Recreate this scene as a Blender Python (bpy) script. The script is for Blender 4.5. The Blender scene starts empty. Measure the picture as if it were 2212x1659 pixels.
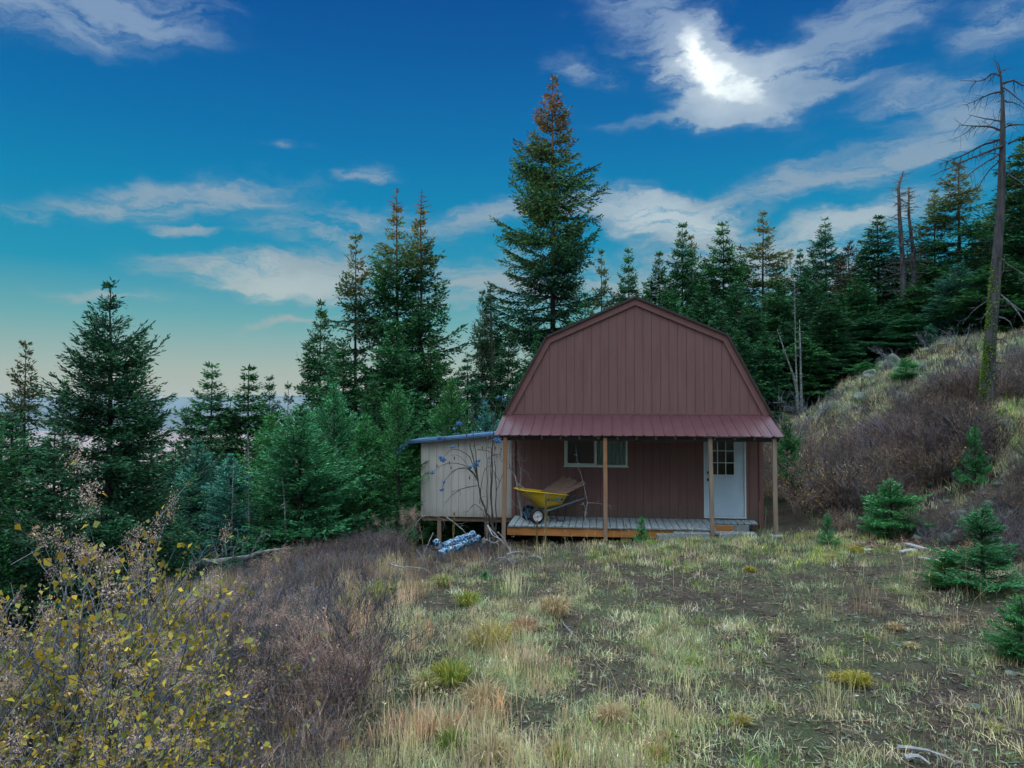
import bpy, math, random
import numpy as np
from mathutils import Vector, Matrix
R = math.radians
SC = bpy.context.scene
COL = SC.collection
rng = np.random.default_rng(11)

# ------------------------------------------------------------ camera
CAM_Z = 2.9
F = 1580.0                                  # focal length in units of a 2212 px wide frame
PITCH = math.atan(36.0 / F)
cam_d = bpy.data.cameras.new('camera')
cam_d.sensor_width = 36.0
cam_d.lens = 36.0 * F / 2212.0
cam_d.clip_start = 0.1
cam_d.clip_end = 90000
cam = bpy.data.objects.new('camera', cam_d)
COL.objects.link(cam)
cam.location = (0, 0, CAM_Z)
cam.rotation_euler = (R(90) + PITCH, 0, 0)
SC.camera = cam


def at(px, py, Y):
    """world point seen at (px, py) of the photograph (2212 x 1659 scale) at depth Y"""
    dx, dz = (px - 1106) / F, (829.5 - py) / F
    c, s = math.cos(PITCH), math.sin(PITCH)
    fy, fz = c - dz * s, s + dz * c
    return (dx * Y / fy, Y, CAM_Z + fz * Y / fy)


# ------------------------------------------------------------ object helpers
def link(o):
    COL.objects.link(o)
    return o


def tag(o, label=None, cat=None, group=None, kind=None):
    if label: o['label'] = label
    if cat: o['category'] = cat
    if group: o['group'] = group
    if kind: o['kind'] = kind
    return o


def empty(name, loc=(0, 0, 0), label=None, cat=None, group=None, rz=0.0):
    o = bpy.data.objects.new(name, None)
    o.empty_display_size = 0.2
    o.location = loc
    o.rotation_euler = (0, 0, rz)
    link(o)
    return tag(o, label, cat, group)


def put(name, me, mat, parent=None, label=None, cat=None, group=None, kind=None, smooth=False, loc=None):
    if mat is not None and len(me.materials) == 0:
        me.materials.append(mat)
    if smooth:
        me.polygons.foreach_set('use_smooth', [True] * len(me.polygons))
    me.name = name
    o = bpy.data.objects.new(name, me)
    link(o)
    if parent is not None: o.parent = parent
    if loc is not None: o.location = loc
    return tag(o, label, cat, group, kind)


def copy_tree(o, parent=None):
    c = o.copy()
    COL.objects.link(c)
    if parent is not None: c.parent = parent
    for ch in list(o.children):
        copy_tree(ch, c)
    return c


def np_mesh(V, Fq, col=None):
    """V (n,3), Fq (m,k) all faces with k corners, col (n,3) per-vertex tint"""
    V = np.ascontiguousarray(V, dtype=np.float32)
    Fq = np.ascontiguousarray(Fq, dtype=np.int32)
    me = bpy.data.meshes.new('m')
    n, (m, k) = len(V), Fq.shape
    me.vertices.add(n)
    me.vertices.foreach_set('co', V.ravel())
    me.loops.add(m * k)
    me.loops.foreach_set('vertex_index', Fq.ravel())
    me.polygons.add(m)
    me.polygons.foreach_set('loop_start', np.arange(0, m * k, k, dtype=np.int32))
    me.polygons.foreach_set('loop_total', np.full(m, k, dtype=np.int32))
    me.update(calc_edges=True)
    if col is not None:
        a = me.color_attributes.new('tint', 'FLOAT_COLOR', 'POINT')
        c4 = np.ones((n, 4), dtype=np.float32)
        c4[:, :3] = col
        a.data.foreach_set('color', c4.ravel())
    return me


class MB:
    """collects boxes, prisms, tubes as one mesh"""
    def __init__(s):
        s.v = []; s.f = []

    def add(s, vs, fs):
        b = len(s.v)
        s.v += [tuple(map(float, v)) for v in vs]
        s.f += [tuple(b + i for i in f) for f in fs]
        return s

    def box(s, x0, x1, y0, y1, z0, z1):
        vs = [(x, y, z) for z in (z0, z1) for (x, y) in ((x0, y0), (x1, y0), (x1, y1), (x0, y1))]
        return s.add(vs, [(3, 2, 1, 0), (4, 5, 6, 7), (0, 1, 5, 4), (1, 2, 6, 5), (2, 3, 7, 6), (3, 0, 4, 7)])

    def hexa(s, bot, top):
        return s.add(list(bot) + list(top), [(3, 2, 1, 0), (4, 5, 6, 7), (0, 1, 5, 4), (1, 2, 6, 5), (2, 3, 7, 6), (3, 0, 4, 7)])

    def bar(s, a, b, w, t, up=(0, 0, 1)):
        """rectangular bar from a to b, w across, t along 'up'"""
        a, b = Vector(a), Vector(b)
        d = (b - a).normalized()
        u = Vector(up)
        sd = d.cross(u)
        if sd.length < 1e-4: sd = d.cross(Vector((1, 0, 0)))
        sd.normalize(); u = sd.cross(d).normalized()
        q = [(-w / 2, -t / 2), (w / 2, -t / 2), (w / 2, t / 2), (-w / 2, t / 2)]
        return s.hexa([a + sd * i + u * j for i, j in q], [b + sd * i + u * j for i, j in q])

    def tube(s, pts, rad, n=8, cap=True):
        pts = [Vector(p) for p in pts]
        if not hasattr(rad, '__len__'): rad = [rad] * len(pts)
        b = len(s.v); ref = None
        for i, p in enumerate(pts):
            d = (pts[min(i + 1, len(pts) - 1)] - pts[max(i - 1, 0)]).normalized()
            if ref is None:
                ref = d.orthogonal().normalized()
            ref = (ref - d * ref.dot(d)).normalized()
            o = d.cross(ref)
            for k in range(n):
                a = 2 * math.pi * k / n
                s.v.append(tuple(p + (ref * math.cos(a) + o * math.sin(a)) * rad[i]))
        for i in range(len(pts) - 1):
            for k in range(n):
                k2 = (k + 1) % n
                s.f.append((b + i * n + k, b + i * n + k2, b + (i + 1) * n + k2, b + (i + 1) * n + k))
        if cap:
            s.f.append(tuple(b + k for k in reversed(range(n))))
            s.f.append(tuple(b + (len(pts) - 1) * n + k for k in range(n)))
        return s

    def lathe(s, prof, c, ax, n=24, cap=True):
        """prof [(along, radius)], centre c, axis ax"""
        c, ax = Vector(c), Vector(ax).normalized()
        e = ax.orthogonal().normalized(); o = ax.cross(e); b = len(s.v)
        for (h, r) in prof:
            for k in range(n):
                a = 2 * math.pi * k / n
                s.v.append(tuple(c + ax * h + (e * math.cos(a) + o * math.sin(a)) * max(r, 1e-4)))
        for i in range(len(prof) - 1):
            for k in range(n):
                k2 = (k + 1) % n
                s.f.append((b + i * n + k, b + i * n + k2, b + (i + 1) * n + k2, b + (i + 1) * n + k))
        if cap:
            s.f.append(tuple(b + k for k in reversed(range(n))))
            s.f.append(tuple(b + (len(prof) - 1) * n + k for k in range(n)))
        return s

    def mesh(s, bevel=0.0):
        me = bpy.data.meshes.new('m')
        me.from_pydata(s.v, [], s.f)
        me.update()
        import bmesh
        bm = bmesh.new(); bm.from_mesh(me)
        bmesh.ops.recalc_face_normals(bm, faces=bm.faces)
        if bevel:
            bmesh.ops.bevel(bm, geom=[e for e in bm.edges if len(e.link_faces) == 2 and e.calc_face_angle(0) > 0.6],
                            offset=bevel, segments=1, affect='EDGES', clamp_overlap=True)
        bm.to_mesh(me); bm.free()
        return me


# ------------------------------------------------------------ batch geometry (numpy)
def unit(v):
    return v / np.maximum(np.linalg.norm(v, axis=-1, keepdims=True), 1e-9)


def segs(P0, P1, R0, R1, n=3):
    """tapered n-sided prisms for many segments -> V, F(quads)"""
    P0, P1 = np.asarray(P0, float), np.asarray(P1, float)
    m = len(P0)
    R0 = np.broadcast_to(np.asarray(R0, float), (m,)); R1 = np.broadcast_to(np.asarray(R1, float), (m,))
    d = unit(P1 - P0)
    a = np.where(np.abs(d[:, 2:3]) > 0.9, np.array([[1., 0, 0]]), np.array([[0, 0, 1.]]))
    u = unit(np.cross(d, a)); w = np.cross(d, u)
    V = np.zeros((m, 2 * n, 3))
    for k in range(n):
        an = 2 * math.pi * k / n
        o = u * math.cos(an) + w * math.sin(an)
        V[:, k] = P0 + o * R0[:, None]
        V[:, n + k] = P1 + o * R1[:, None]
    f = np.array([[k, (k + 1) % n, n + (k + 1) % n, n + k] for k in range(n)])
    Fq = (np.arange(m)[:, None, None] * 2 * n + f[None]).reshape(-1, 4)
    return V.reshape(-1, 3), Fq


def leaves(P, D, N, L, W, mid=0.45, lift=0.0):
    """rhombic leaves: base P, direction D, normal N -> V, F"""
    m = len(P)
    D = unit(D); S = unit(np.cross(D, N)); Nn = np.cross(S, D)
    L = np.broadcast_to(L, (m,))[:, None]; W = np.broadcast_to(W, (m,))[:, None]
    V = np.zeros((m, 4, 3))
    V[:, 0] = P
    V[:, 1] = P + D * L * mid + S * W * .5 + Nn * L * lift
    V[:, 2] = P + D * L
    V[:, 3] = P + D * L * mid - S * W * .5 + Nn * L * lift
    Fq = np.arange(m * 4).reshape(m, 4)
    return V.reshape(-1, 3), Fq


class NB:
    """numpy quad batches with tints"""
    def __init__(s): s.V = []; s.F = []; s.C = []; s.n = 0

    def add(s, V, Fq, col):
        s.V.append(V); s.F.append(Fq + s.n)
        col = np.asarray(col, float)
        if col.ndim == 1: col = np.broadcast_to(col, (len(V), 3))
        elif len(col) != len(V): col = np.repeat(col, len(V) // len(col), axis=0)
        s.C.append(col); s.n += len(V)
        return s

    def arrays(s): return np.concatenate(s.V), np.concatenate(s.F), np.concatenate(s.C)

    def mesh(s):
        V, Fq, C = s.arrays()
        return np_mesh(V, Fq, C)


def pick(r, palette, n, jit=0.18, w=None):
    p = np.array(palette, float)
    i = r.choice(len(p), n, p=None if w is None else np.array(w) / sum(w))
    return np.clip(p[i] * (1 + jit * r.standard_normal((n, 1))), 0.002, 1)


def scatter(proto, XYZ, ang, scl, tintmul=None, tilt=None):
    """replicate arrays (V,F,C) at many places -> NB"""
    V, Fq, C = proto
    m, n = len(XYZ), len(V)
    c, s = np.cos(ang), np.sin(ang)
    out = np.empty((m, n, 3))
    sc = scl[:, None]
    out[:, :, 0] = (V[None, :, 0] * c[:, None] - V[None, :, 1] * s[:, None]) * sc + XYZ[:, 0:1]
    out[:, :, 1] = (V[None, :, 0] * s[:, None] + V[None, :, 1] * c[:, None]) * sc + XYZ[:, 1:2]
    out[:, :, 2] = V[None, :, 2] * sc + XYZ[:, 2:3]
    if tilt is not None:
        out[:, :, 0] += V[None, :, 2] * sc * tilt[:, 0:1]
        out[:, :, 1] += V[None, :, 2] * sc * tilt[:, 1:2]
    CC = np.broadcast_to(C[None], (m, n, 3))
    if tintmul is not None: CC = CC * tintmul[:, None, :]
    FF = (np.arange(m)[:, None, None] * n + Fq[None]).reshape(-1, Fq.shape[1])
    return out.reshape(-1, 3), FF, CC.reshape(-1, 3)


# ------------------------------------------------------------ smooth value noise for numpy
def _h(ix, iy, seed):
    n = (ix * 374761393 + iy * 668265263 + seed * 974634777) & 0x7fffffff
    n = ((n ^ (n >> 13)) * 1274126177) & 0x7fffffff
    n = n ^ (n >> 16)
    return (n & 0xffff) / 65535.0


def vnoise(x, y, seed=0):
    x = np.asarray(x, float); y = np.asarray(y, float)
    ix = np.floor(x).astype(np.int64); iy = np.floor(y).astype(np.int64)
    fx = x - ix; fy = y - iy
    fx = fx * fx * (3 - 2 * fx); fy = fy * fy * (3 - 2 * fy)
    a = _h(ix, iy, seed); b = _h(ix + 1, iy, seed); c = _h(ix, iy + 1, seed); d = _h(ix + 1, iy + 1, seed)
    return (a * (1 - fx) + b * fx) * (1 - fy) + (c * (1 - fx) + d * fx) * fy


def fbm(x, y, seed=0, o=4):
    v = 0; a = .5; t = 0
    for k in range(o):
        v = v + a * vnoise(np.asarray(x) * 2 ** k, np.asarray(y) * 2 ** k, seed + k); t += a; a *= .5
    return v / t


def sstep(a, b, x):
    t = np.clip((x - a) / (b - a), 0, 1)
    return t * t * (3 - 2 * t)
# ------------------------------------------------------------ materials
def new_mat(name, rough=0.8, spec=0.3):
    m = bpy.data.materials.new(name); m.use_nodes = True
    nt = m.node_tree; b = nt.nodes['Principled BSDF']
    b.inputs['Roughness'].default_value = rough
    b.inputs['Specular IOR Level'].default_value = spec
    return m, nt, b


def N(nt, t, **kw):
    n = nt.nodes.new(t)
    for k, v in kw.items():
        if k.startswith('i_'): n.inputs[k[2:].replace('_', ' ')].default_value = v
        else: setattr(n, k, v)
    return n


def ramp(nt, src, stops):
    r = nt.nodes.new('ShaderNodeValToRGB')
    while len(r.color_ramp.elements) > 1: r.color_ramp.elements.remove(r.color_ramp.elements[0])
    r.color_ramp.elements[0].position = stops[0][0]
    r.color_ramp.elements[0].color = (*stops[0][1], 1)
    for p, c in stops[1:]:
        e = r.color_ramp.elements.new(p); e.color = (*c, 1)
    nt.links.new(src, r.inputs['Fac'])
    return r.outputs['Color']


def mixc(nt, fac, a, b, mode='MIX'):
    m = nt.nodes.new('ShaderNodeMix'); m.data_type = 'RGBA'; m.blend_type = mode
    for sock, v in ((m.inputs['Factor'], fac), (m.inputs['A'], a), (m.inputs['B'], b)):
        if isinstance(v, (int, float)): sock.default_value = v
        elif isinstance(v, tuple): sock.default_value = (*v, 1)
        else: nt.links.new(v, sock)
    return m.outputs['Result']


def noise(nt, scale, detail=4, vec=None, rough=.55, obj=True, stretch=None):
    tc = nt.nodes.new('ShaderNodeTexCoord')
    v = tc.outputs['Object'] if vec is None else vec
    if stretch:
        mp = nt.nodes.new('ShaderNodeMapping'); mp.inputs['Scale'].default_value = stretch
        nt.links.new(v, mp.inputs['Vector']); v = mp.outputs['Vector']
    n = nt.nodes.new('ShaderNodeTexNoise')
    n.inputs['Scale'].default_value = scale; n.inputs['Detail'].default_value = detail
    n.inputs['Roughness'].default_value = rough
    nt.links.new(v, n.inputs['Vector'])
    return n.outputs['Fac']


def bump(nt, b, h, strength=.3, dist=.01):
    n = nt.nodes.new('ShaderNodeBump'); n.inputs['Strength'].default_value = strength
    n.inputs['Distance'].default_value = dist
    nt.links.new(h, n.inputs['Height']); nt.links.new(n.outputs['Normal'], b.inputs['Normal'])


def noisy(name, stops, scale=8, rough=.8, spec=.3, stretch=None, bs=0.0, bd=.01, detail=5, metal=0.0, bscale=None):
    m, nt, b = new_mat(name, rough, spec)
    f = noise(nt, scale, detail, stretch=stretch)
    nt.links.new(ramp(nt, f, stops), b.inputs['Base Color'])
    b.inputs['Metallic'].default_value = metal
    if bs:
        g = f if bscale is None else noise(nt, bscale, 4, stretch=stretch)
        bump(nt, b, g, bs, bd)
    return m


def tinted(name, rough=.75, spec=.2, trans=0.0):
    """material whose base colour is each leaf's or blade's own colour"""
    m, nt, b = new_mat(name, rough, spec)
    a = nt.nodes.new('ShaderNodeAttribute'); a.attribute_name = 'tint'
    nt.links.new(a.outputs['Color'], b.inputs['Base Color'])
    if trans:
        t = nt.nodes.new('ShaderNodeBsdfTranslucent'); nt.links.new(a.outputs['Color'], t.inputs['Color'])
        mx = nt.nodes.new('ShaderNodeMixShader'); mx.inputs['Fac'].default_value = trans
        nt.links.new(b.outputs[0], mx.inputs[1]); nt.links.new(t.outputs[0], mx.inputs[2])
        nt.links.new(mx.outputs[0], nt.nodes['Material Output'].inputs['Surface'])
    return m


M = {}
M['siding'] = noisy('siding', [(.3, (.165, .086, .085)), (.5, (.186, .097, .094)), (.72, (.206, .109, .104))], 1.2, .75, .25,
                    stretch=(3, 3, .7), bs=.25, bd=.004, detail=8, bscale=30)
M['trim'] = noisy('trim', [(.3, (.168, .082, .080)), (.7, (.205, .100, .096))], 5, .7, .25, bs=.15, bd=.003)
M['groove'] = noisy('groove', [(.3, (.060, .034, .033)), (.7, (.080, .046, .044))], 5, .9, .1)
M['roof_maroon'] = noisy('roof_maroon', [(.3, (.078, .030, .038)), (.7, (.100, .042, .050))], 3, .36, .5, detail=6)
M['roof_dark'] = noisy('roof_dark', [(.3, (.03, .022, .022)), (.7, (.05, .035, .035))], 6, .6, .4)
M['shed_siding'] = noisy('shed_siding', [(.25, (.45, .42, .39)), (.55, (.52, .49, .45)), (.8, (.57, .54, .50))], 1.3, .75, .25,
                         stretch=(5, 5, .8), bs=.2, bd=.004, detail=8, bscale=30)
M['shed_groove'] = noisy('shed_groove', [(.3, (.13, .12, .12)), (.7, (.18, .17, .16))], 5, .9, .1)
M['shed_metal'] = noisy('shed_metal', [(.3, (.10, .22, .40)), (.7, (.16, .30, .50))], 4, .35, .5, detail=6, metal=.3)
M['post'] = noisy('post', [(.25, (.20, .105, .055)), (.5, (.32, .16, .085)), (.75, (.40, .22, .13))], 2.2, .85, .2,
                  stretch=(6, 6, .8), bs=.4, bd=.004, detail=8, bscale=12)
M['post_grey'] = noisy('post_grey', [(.25, (.16, .12, .10)), (.5, (.25, .19, .15)), (.75, (.33, .26, .20))], 2.2, .85, .2,
                       stretch=(6, 6, .8), bs=.4, bd=.004, detail=8, bscale=12)
M['beam'] = noisy('beam', [(.2, (.26, .105, .035)), (.5, (.42, .175, .055)), (.8, (.52, .25, .09))], 1.6, .85, .2,
                  stretch=(1, 5, 5), bs=.4, bd=.004, detail=8)
M['deck'] = noisy('deck', [(.25, (.12, .15, .17)), (.5, (.20, .24, .26)), (.78, (.30, .34, .35))], 3.0, .8, .25,
                  stretch=(6, 1, 6), bs=.5, bd=.005, detail=9)
M['door_paint'] = noisy('door_paint', [(.3, (.42, .54, .66)), (.7, (.50, .62, .73))], 2.5, .5, .4, detail=7)
M['door_frame'] = noisy('door_frame', [(.3, (.55, .60, .62)), (.7, (.66, .70, .72))], 5, .55, .35)
M['vinyl'] = noisy('vinyl', [(.3, (.50, .60, .60)), (.7, (.62, .70, .70))], 5, .45, .4)
M['dark_metal'] = noisy('dark_metal', [(.3, (.03, .03, .035)), (.7, (.07, .07, .07))], 20, .4, .5, metal=.6)
M['interior'] = noisy('interior', [(.3, (.03, .03, .03)), (.7, (.06, .055, .05))], 2, .9, .1)
M['curtain'] = noisy('curtain', [(.3, (.22, .40, .38)), (.7, (.32, .52, .48))], 3, .9, .1, stretch=(9, 1, 1))
M['block'] = noisy('block', [(.3, (.16, .18, .19)), (.7, (.30, .32, .33))], 14, .95, .1, bs=.6, bd=.01, detail=8)
M['barrow_yellow'] = noisy('barrow_yellow', [(.3, (.58, .36, .012)), (.7, (.70, .46, .02))], 4, .38, .5, detail=7)
M['barrow_wood'] = noisy('barrow_wood', [(.3, (.06, .10, .115)), (.7, (.13, .18, .20))], 6, .7, .3, stretch=(1, 6, 6))
M['rubber'] = noisy('rubber', [(.3, (.012, .012, .013)), (.7, (.022, .022, .022))], 20, .8, .3)
M['rim'] = noisy('rim', [(.35, (.45, .52, .60)), (.5, (.50, .50, .52)), (.58, (.30, .16, .09)), (.75, (.42, .36, .33))], 6, .5, .5, detail=6)
M['blue_hub'] = noisy('blue_hub', [(.3, (.03, .16, .30)), (.7, (.05, .24, .42))], 8, .5, .5)
M['decal'] = noisy('decal', [(.3, (.008, .015, .02)), (.7, (.015, .02, .03))], 8, .5, .4)
M['decal_white'] = noisy('decal_white', [(.3, (.6, .65, .7)), (.7, (.7, .75, .8))], 8, .5, .4)
M['decal_blue'] = noisy('decal_blue', [(.3, (.03, .12, .22)), (.7, (.2, .35, .5))], 60, .5, .4)
M['board'] = noisy('board', [(.3, (.14, .09, .07)), (.7, (.27, .18, .14))], 4, .85, .15, stretch=(1, 8, 8), bs=.4, bd=.004, detail=8)
M['grey_wood'] = noisy('grey_wood', [(.25, (.14, .14, .14)), (.5, (.26, .26, .27)), (.8, (.42, .43, .44))], 5, .85, .2,
                       stretch=(4, 4, 1), bs=.5, bd=.006, detail=8)
M['bark'] = noisy('bark', [(.25, (.030, .026, .024)), (.5, (.065, .055, .050)), (.78, (.12, .105, .095))], 4, .95, .1,
                  stretch=(5, 5, .9), bs=.9, bd=.03, detail=9)
M['bark_pale'] = noisy('bark_pale', [(.3, (.06, .07, .07)), (.46, (.12, .135, .135)), (.6, (.22, .25, .25)), (.8, (.34, .37, .37))], 9, .85, .15,
                       stretch=(1, 1, 3), bs=.5, bd=.01, detail=6)
M['snag_bark'] = noisy('snag_bark', [(.25, (.030, .030, .034)), (.5, (.065, .066, .072)), (.78, (.13, .13, .135))], 3, .9, .15,
                       stretch=(5, 5, .9), bs=.9, bd=.03, detail=9)
M['rock'] = noisy('rock', [(.25, (.04, .05, .045)), (.45, (.085, .11, .095)), (.58, (.15, .17, .15)), (.78, (.25, .27, .25))], 5, .95, .15,
                  bs=.8, bd=.03, detail=10)
M['needles'] = tinted('needles', .7, .2, .15)
_m = M['needles']; _nt = _m.node_tree      # every tree its own slight hue and depth of green
_at = [n for n in _nt.nodes if n.type == 'ATTRIBUTE'][0]
_oi = _nt.nodes.new('ShaderNodeObjectInfo'); _hs = _nt.nodes.new('ShaderNodeHueSaturation')
_r1 = _nt.nodes.new('ShaderNodeMapRange'); _r1.inputs[3].default_value = .462; _r1.inputs[4].default_value = .512
_r2 = _nt.nodes.new('ShaderNodeMapRange'); _r2.inputs[3].default_value = .72; _r2.inputs[4].default_value = 1.22
_nt.links.new(_oi.outputs['Random'], _r1.inputs[0]); _nt.links.new(_r1.outputs[0], _hs.inputs['Hue'])
_wn = _nt.nodes.new('ShaderNodeTexWhiteNoise'); _wn.noise_dimensions = '1D'; _nt.links.new(_oi.outputs['Random'], _wn.inputs['W'])
_nt.links.new(_wn.outputs['Value'], _r2.inputs[0]); _nt.links.new(_r2.outputs[0], _hs.inputs['Value'])
_nt.links.new(_at.outputs['Color'], _hs.inputs['Color'])
for _l in list(_nt.links):
    if _l.from_node == _at and _l.to_node != _hs: _nt.links.new(_hs.outputs['Color'], _l.to_socket)
M['leaf'] = tinted('leaf', .7, .2, .25)
M['twig'] = tinted('twig', .9, .1)
M['grass'] = tinted('grass', .8, .1, .2)
M['stem_dark'] = noisy('stem_dark', [(.3, (.045, .038, .036)), (.6, (.085, .072, .066)), (.8, (.15, .13, .12))], 9, .85, .2, bs=.4, bd=.004, detail=6)
M['berry'] = noisy('berry', [(.3, (.03, .10, .28)), (.7, (.07, .22, .42))], 20, .6, .3)

# window glass: dark thin sheet that mirrors the sky a little
mg, nt, b = new_mat('glass', .08, .5)
b.inputs['Base Color'].default_value = (.9, .95, .95, 1)
b.inputs['Transmission Weight'].default_value = 1.0
b.inputs['IOR'].default_value = 1.45
M['glass'] = mg
# rolled plastic netting printed blue and white
mg, nt, b = new_mat('blue_netting', .5, .5)
tc = N(nt, 'ShaderNodeTexCoord'); vo = N(nt, 'ShaderNodeTexVoronoi', feature='DISTANCE_TO_EDGE'); vo.inputs['Scale'].default_value = 9
nt.links.new(tc.outputs['Object'], vo.inputs['Vector'])
nt.links.new(ramp(nt, vo.outputs['Distance'], [(.0, (.45, .55, .66)), (.035, (.36, .48, .62)), (.07, (.03, .17, .34)), (.3, (.015, .06, .14))]), b.inputs['Base Color'])
M['blue_netting'] = mg


# ground: soil with duff, moss and grit
def ground_mat():
    m, nt, b = new_mat('soil', .95, .1)
    geo = N(nt, 'ShaderNodeNewGeometry')
    P = geo.outputs['Position']
    big = noise(nt, .55, 6, P); mid = noise(nt, 3.2, 8, P); fine = noise(nt, 28, 8, P, rough=.7)
    c1 = ramp(nt, mid, [(.3, (.020, .014, .014)), (.45, (.045, .031, .028)), (.6, (.085, .060, .050)), (.78, (.16, .12, .10))])
    c2 = ramp(nt, fine, [(.35, (.014, .013, .012)), (.5, (.050, .045, .036)), (.62, (.11, .095, .07)), (.75, (.24, .22, .18))])
    c = mixc(nt, .5, c1, c2)
    moss = ramp(nt, big, [(.45, (0, 0, 0)), (.62, (.6, .6, .6))])
    c = mixc(nt, moss, c, ramp(nt, fine, [(.3, (.02, .035, .018)), (.7, (.09, .13, .055))]))
    # beyond the clearing the ground turns into wooded slopes, then dry grain fields far out
    sp = N(nt, 'ShaderNodeSeparateXYZ'); nt.links.new(P, sp.inputs[0])
    ln = N(nt, 'ShaderNodeVectorMath', operation='LENGTH'); nt.links.new(P, ln.inputs[0])
    mr = N(nt, 'ShaderNodeMapRange'); mr.inputs[1].default_value = 40; mr.inputs[2].default_value = 90
    nt.links.new(ln.outputs['Value'], mr.inputs[0])
    wood = ramp(nt, noise(nt, .06, 8, P), [(.3, (.012, .03, .02)), (.7, (.03, .055, .03))])
    c = mixc(nt, mr.outputs[0], c, wood)
    mr2 = N(nt, 'ShaderNodeMapRange'); mr2.inputs[1].default_value = 1200; mr2.inputs[2].default_value = 2200
    nt.links.new(ln.outputs['Value'], mr2.inputs[0])
    field = ramp(nt, noise(nt, .0016, 7, P), [(.35, (.16, .11, .10)), (.45, (.30, .20, .18)), (.6, (.38, .27, .24)), (.7, (.10, .10, .09))])
    c = mixc(nt, mr2.outputs[0], c, field)
    nt.links.new(c, b.inputs['Base Color'])
    ad = N(nt, 'ShaderNodeMath', operation='ADD'); nt.links.new(mid, ad.inputs[0]); nt.links.new(fine, ad.inputs[1])
    bump(nt, b, ad.outputs[0], .8, .04)
    return m
M['soil'] = ground_mat()
M['far_hill'] = noisy('far_hill', [(.35, (.03, .05, .06)), (.6, (.06, .08, .08)), (.75, (.16, .15, .13))], .0006, .95, .05, detail=7)

# mud splashed up the foot of the siding, in irregular patches, and faint run-off streaks
def splash(m, z0, z1, col):
    nt = m.node_tree; b = nt.nodes['Principled BSDF']
    src = b.inputs['Base Color'].links[0].from_socket
    tc = nt.nodes.new('ShaderNodeTexCoord'); sp = nt.nodes.new('ShaderNodeSeparateXYZ'); nt.links.new(tc.outputs['Object'], sp.inputs[0])
    mr = nt.nodes.new('ShaderNodeMapRange'); mr.inputs[1].default_value = z1; mr.inputs[2].default_value = z0
    nt.links.new(sp.outputs['Z'], mr.inputs[0])
    f = noise(nt, 5, 8, rough=.7)
    ml = nt.nodes.new('ShaderNodeMath'); ml.operation = 'MULTIPLY'; nt.links.new(mr.outputs[0], ml.inputs[0]); nt.links.new(f, ml.inputs[1])
    r_ = ramp(nt, ml.outputs[0], [(.18, (0, 0, 0)), (.42, (.75, .75, .75))])
    st = ramp(nt, noise(nt, 2.2, 7, stretch=(6, 6, .35), rough=.65), [(.46, (0, 0, 0)), (.72, (.30, .30, .30))])
    c = mixc(nt, st, src, (.21, .15, .14))
    c = mixc(nt, r_, c, col)
    nt.links.new(c, b.inputs['Base Color'])
splash(M['siding'], .1, .75, (.13, .10, .08))
splash(M['shed_siding'], -.4, .25, (.30, .27, .23))
splash(M['post'], -.4, 2.6, (.26, .20, .16))
# ------------------------------------------------------------ sky and sun
SUN_EL, SUN_AZ = R(5.0), R(205.0)           # azimuth clockwise from +Y: behind the camera, a little to the left
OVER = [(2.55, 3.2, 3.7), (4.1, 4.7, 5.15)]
w = bpy.data.worlds.new('World'); SC.world = w; w.use_nodes = True
nt = w.node_tree
bg = nt.nodes['Background']
sky = N(nt, 'ShaderNodeTexSky', sky_type='NISHITA', sun_disc=False)
sky.sun_elevation = SUN_EL; sky.sun_rotation = SUN_AZ
sky.altitude = 1000; sky.air_density = 1.0; sky.dust_density = 0.6; sky.ozone_density = 2.0
tc = N(nt, 'ShaderNodeTexCoord')
sx = N(nt, 'ShaderNodeSeparateXYZ'); nt.links.new(tc.outputs['Generated'], sx.inputs[0])
def MATH(op, a, b=None, c=None):
    n = nt.nodes.new('ShaderNodeMath'); n.operation = op
    for i, v in enumerate((a, b, c)):
        if v is None: continue
        if isinstance(v, (int, float)): n.inputs[i].default_value = v
        else: nt.links.new(v, n.inputs[i])
    return n.outputs[0]
az = MATH('ARCTAN2', sx.outputs['X'], sx.outputs['Y'])
el = MATH('ARCSINE', sx.outputs['Z'])
cb = N(nt, 'ShaderNodeCombineXYZ'); nt.links.new(az, cb.inputs[0]); nt.links.new(el, cb.inputs[1])
AE = cb.outputs[0]


def azel(px, py):
    x, y, z = at(px, py, 1.0); z -= CAM_Z
    return math.atan2(x, y), math.asin(z / math.sqrt(x * x + y * y + z * z))


# wind-drawn distortion of the cloud edges
def wnoise(vec, scale, stretch, detail=5, rough=.6, rot=0.0, loc=(0, 0, 0)):
    mp = N(nt, 'ShaderNodeMapping'); mp.inputs['Scale'].default_value = stretch
    mp.inputs['Rotation'].default_value = (0, 0, rot); mp.inputs['Location'].default_value = loc
    nt.links.new(vec, mp.inputs['Vector'])
    n = N(nt, 'ShaderNodeTexNoise'); n.inputs['Scale'].default_value = scale; n.inputs['Detail'].default_value = detail
    n.inputs['Roughness'].default_value = rough
    nt.links.new(mp.outputs[0], n.inputs['Vector'])
    return n
wn = wnoise(AE, 9, (1, 1.8, 1), 5)
off = N(nt, 'ShaderNodeVectorMath', operation='SUBTRACT'); nt.links.new(wn.outputs['Color'], off.inputs[0]); off.inputs[1].default_value = (.5, .5, .5)
of2 = N(nt, 'ShaderNodeVectorMath', operation='MULTIPLY'); nt.links.new(off.outputs[0], of2.inputs[0]); of2.inputs[1].default_value = (.16, .075, 0)
WAE = N(nt, 'ShaderNodeVectorMath', operation='ADD'); nt.links.new(AE, WAE.inputs[0]); nt.links.new(of2.outputs[0], WAE.inputs[1])
WAE = WAE.outputs[0]


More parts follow.
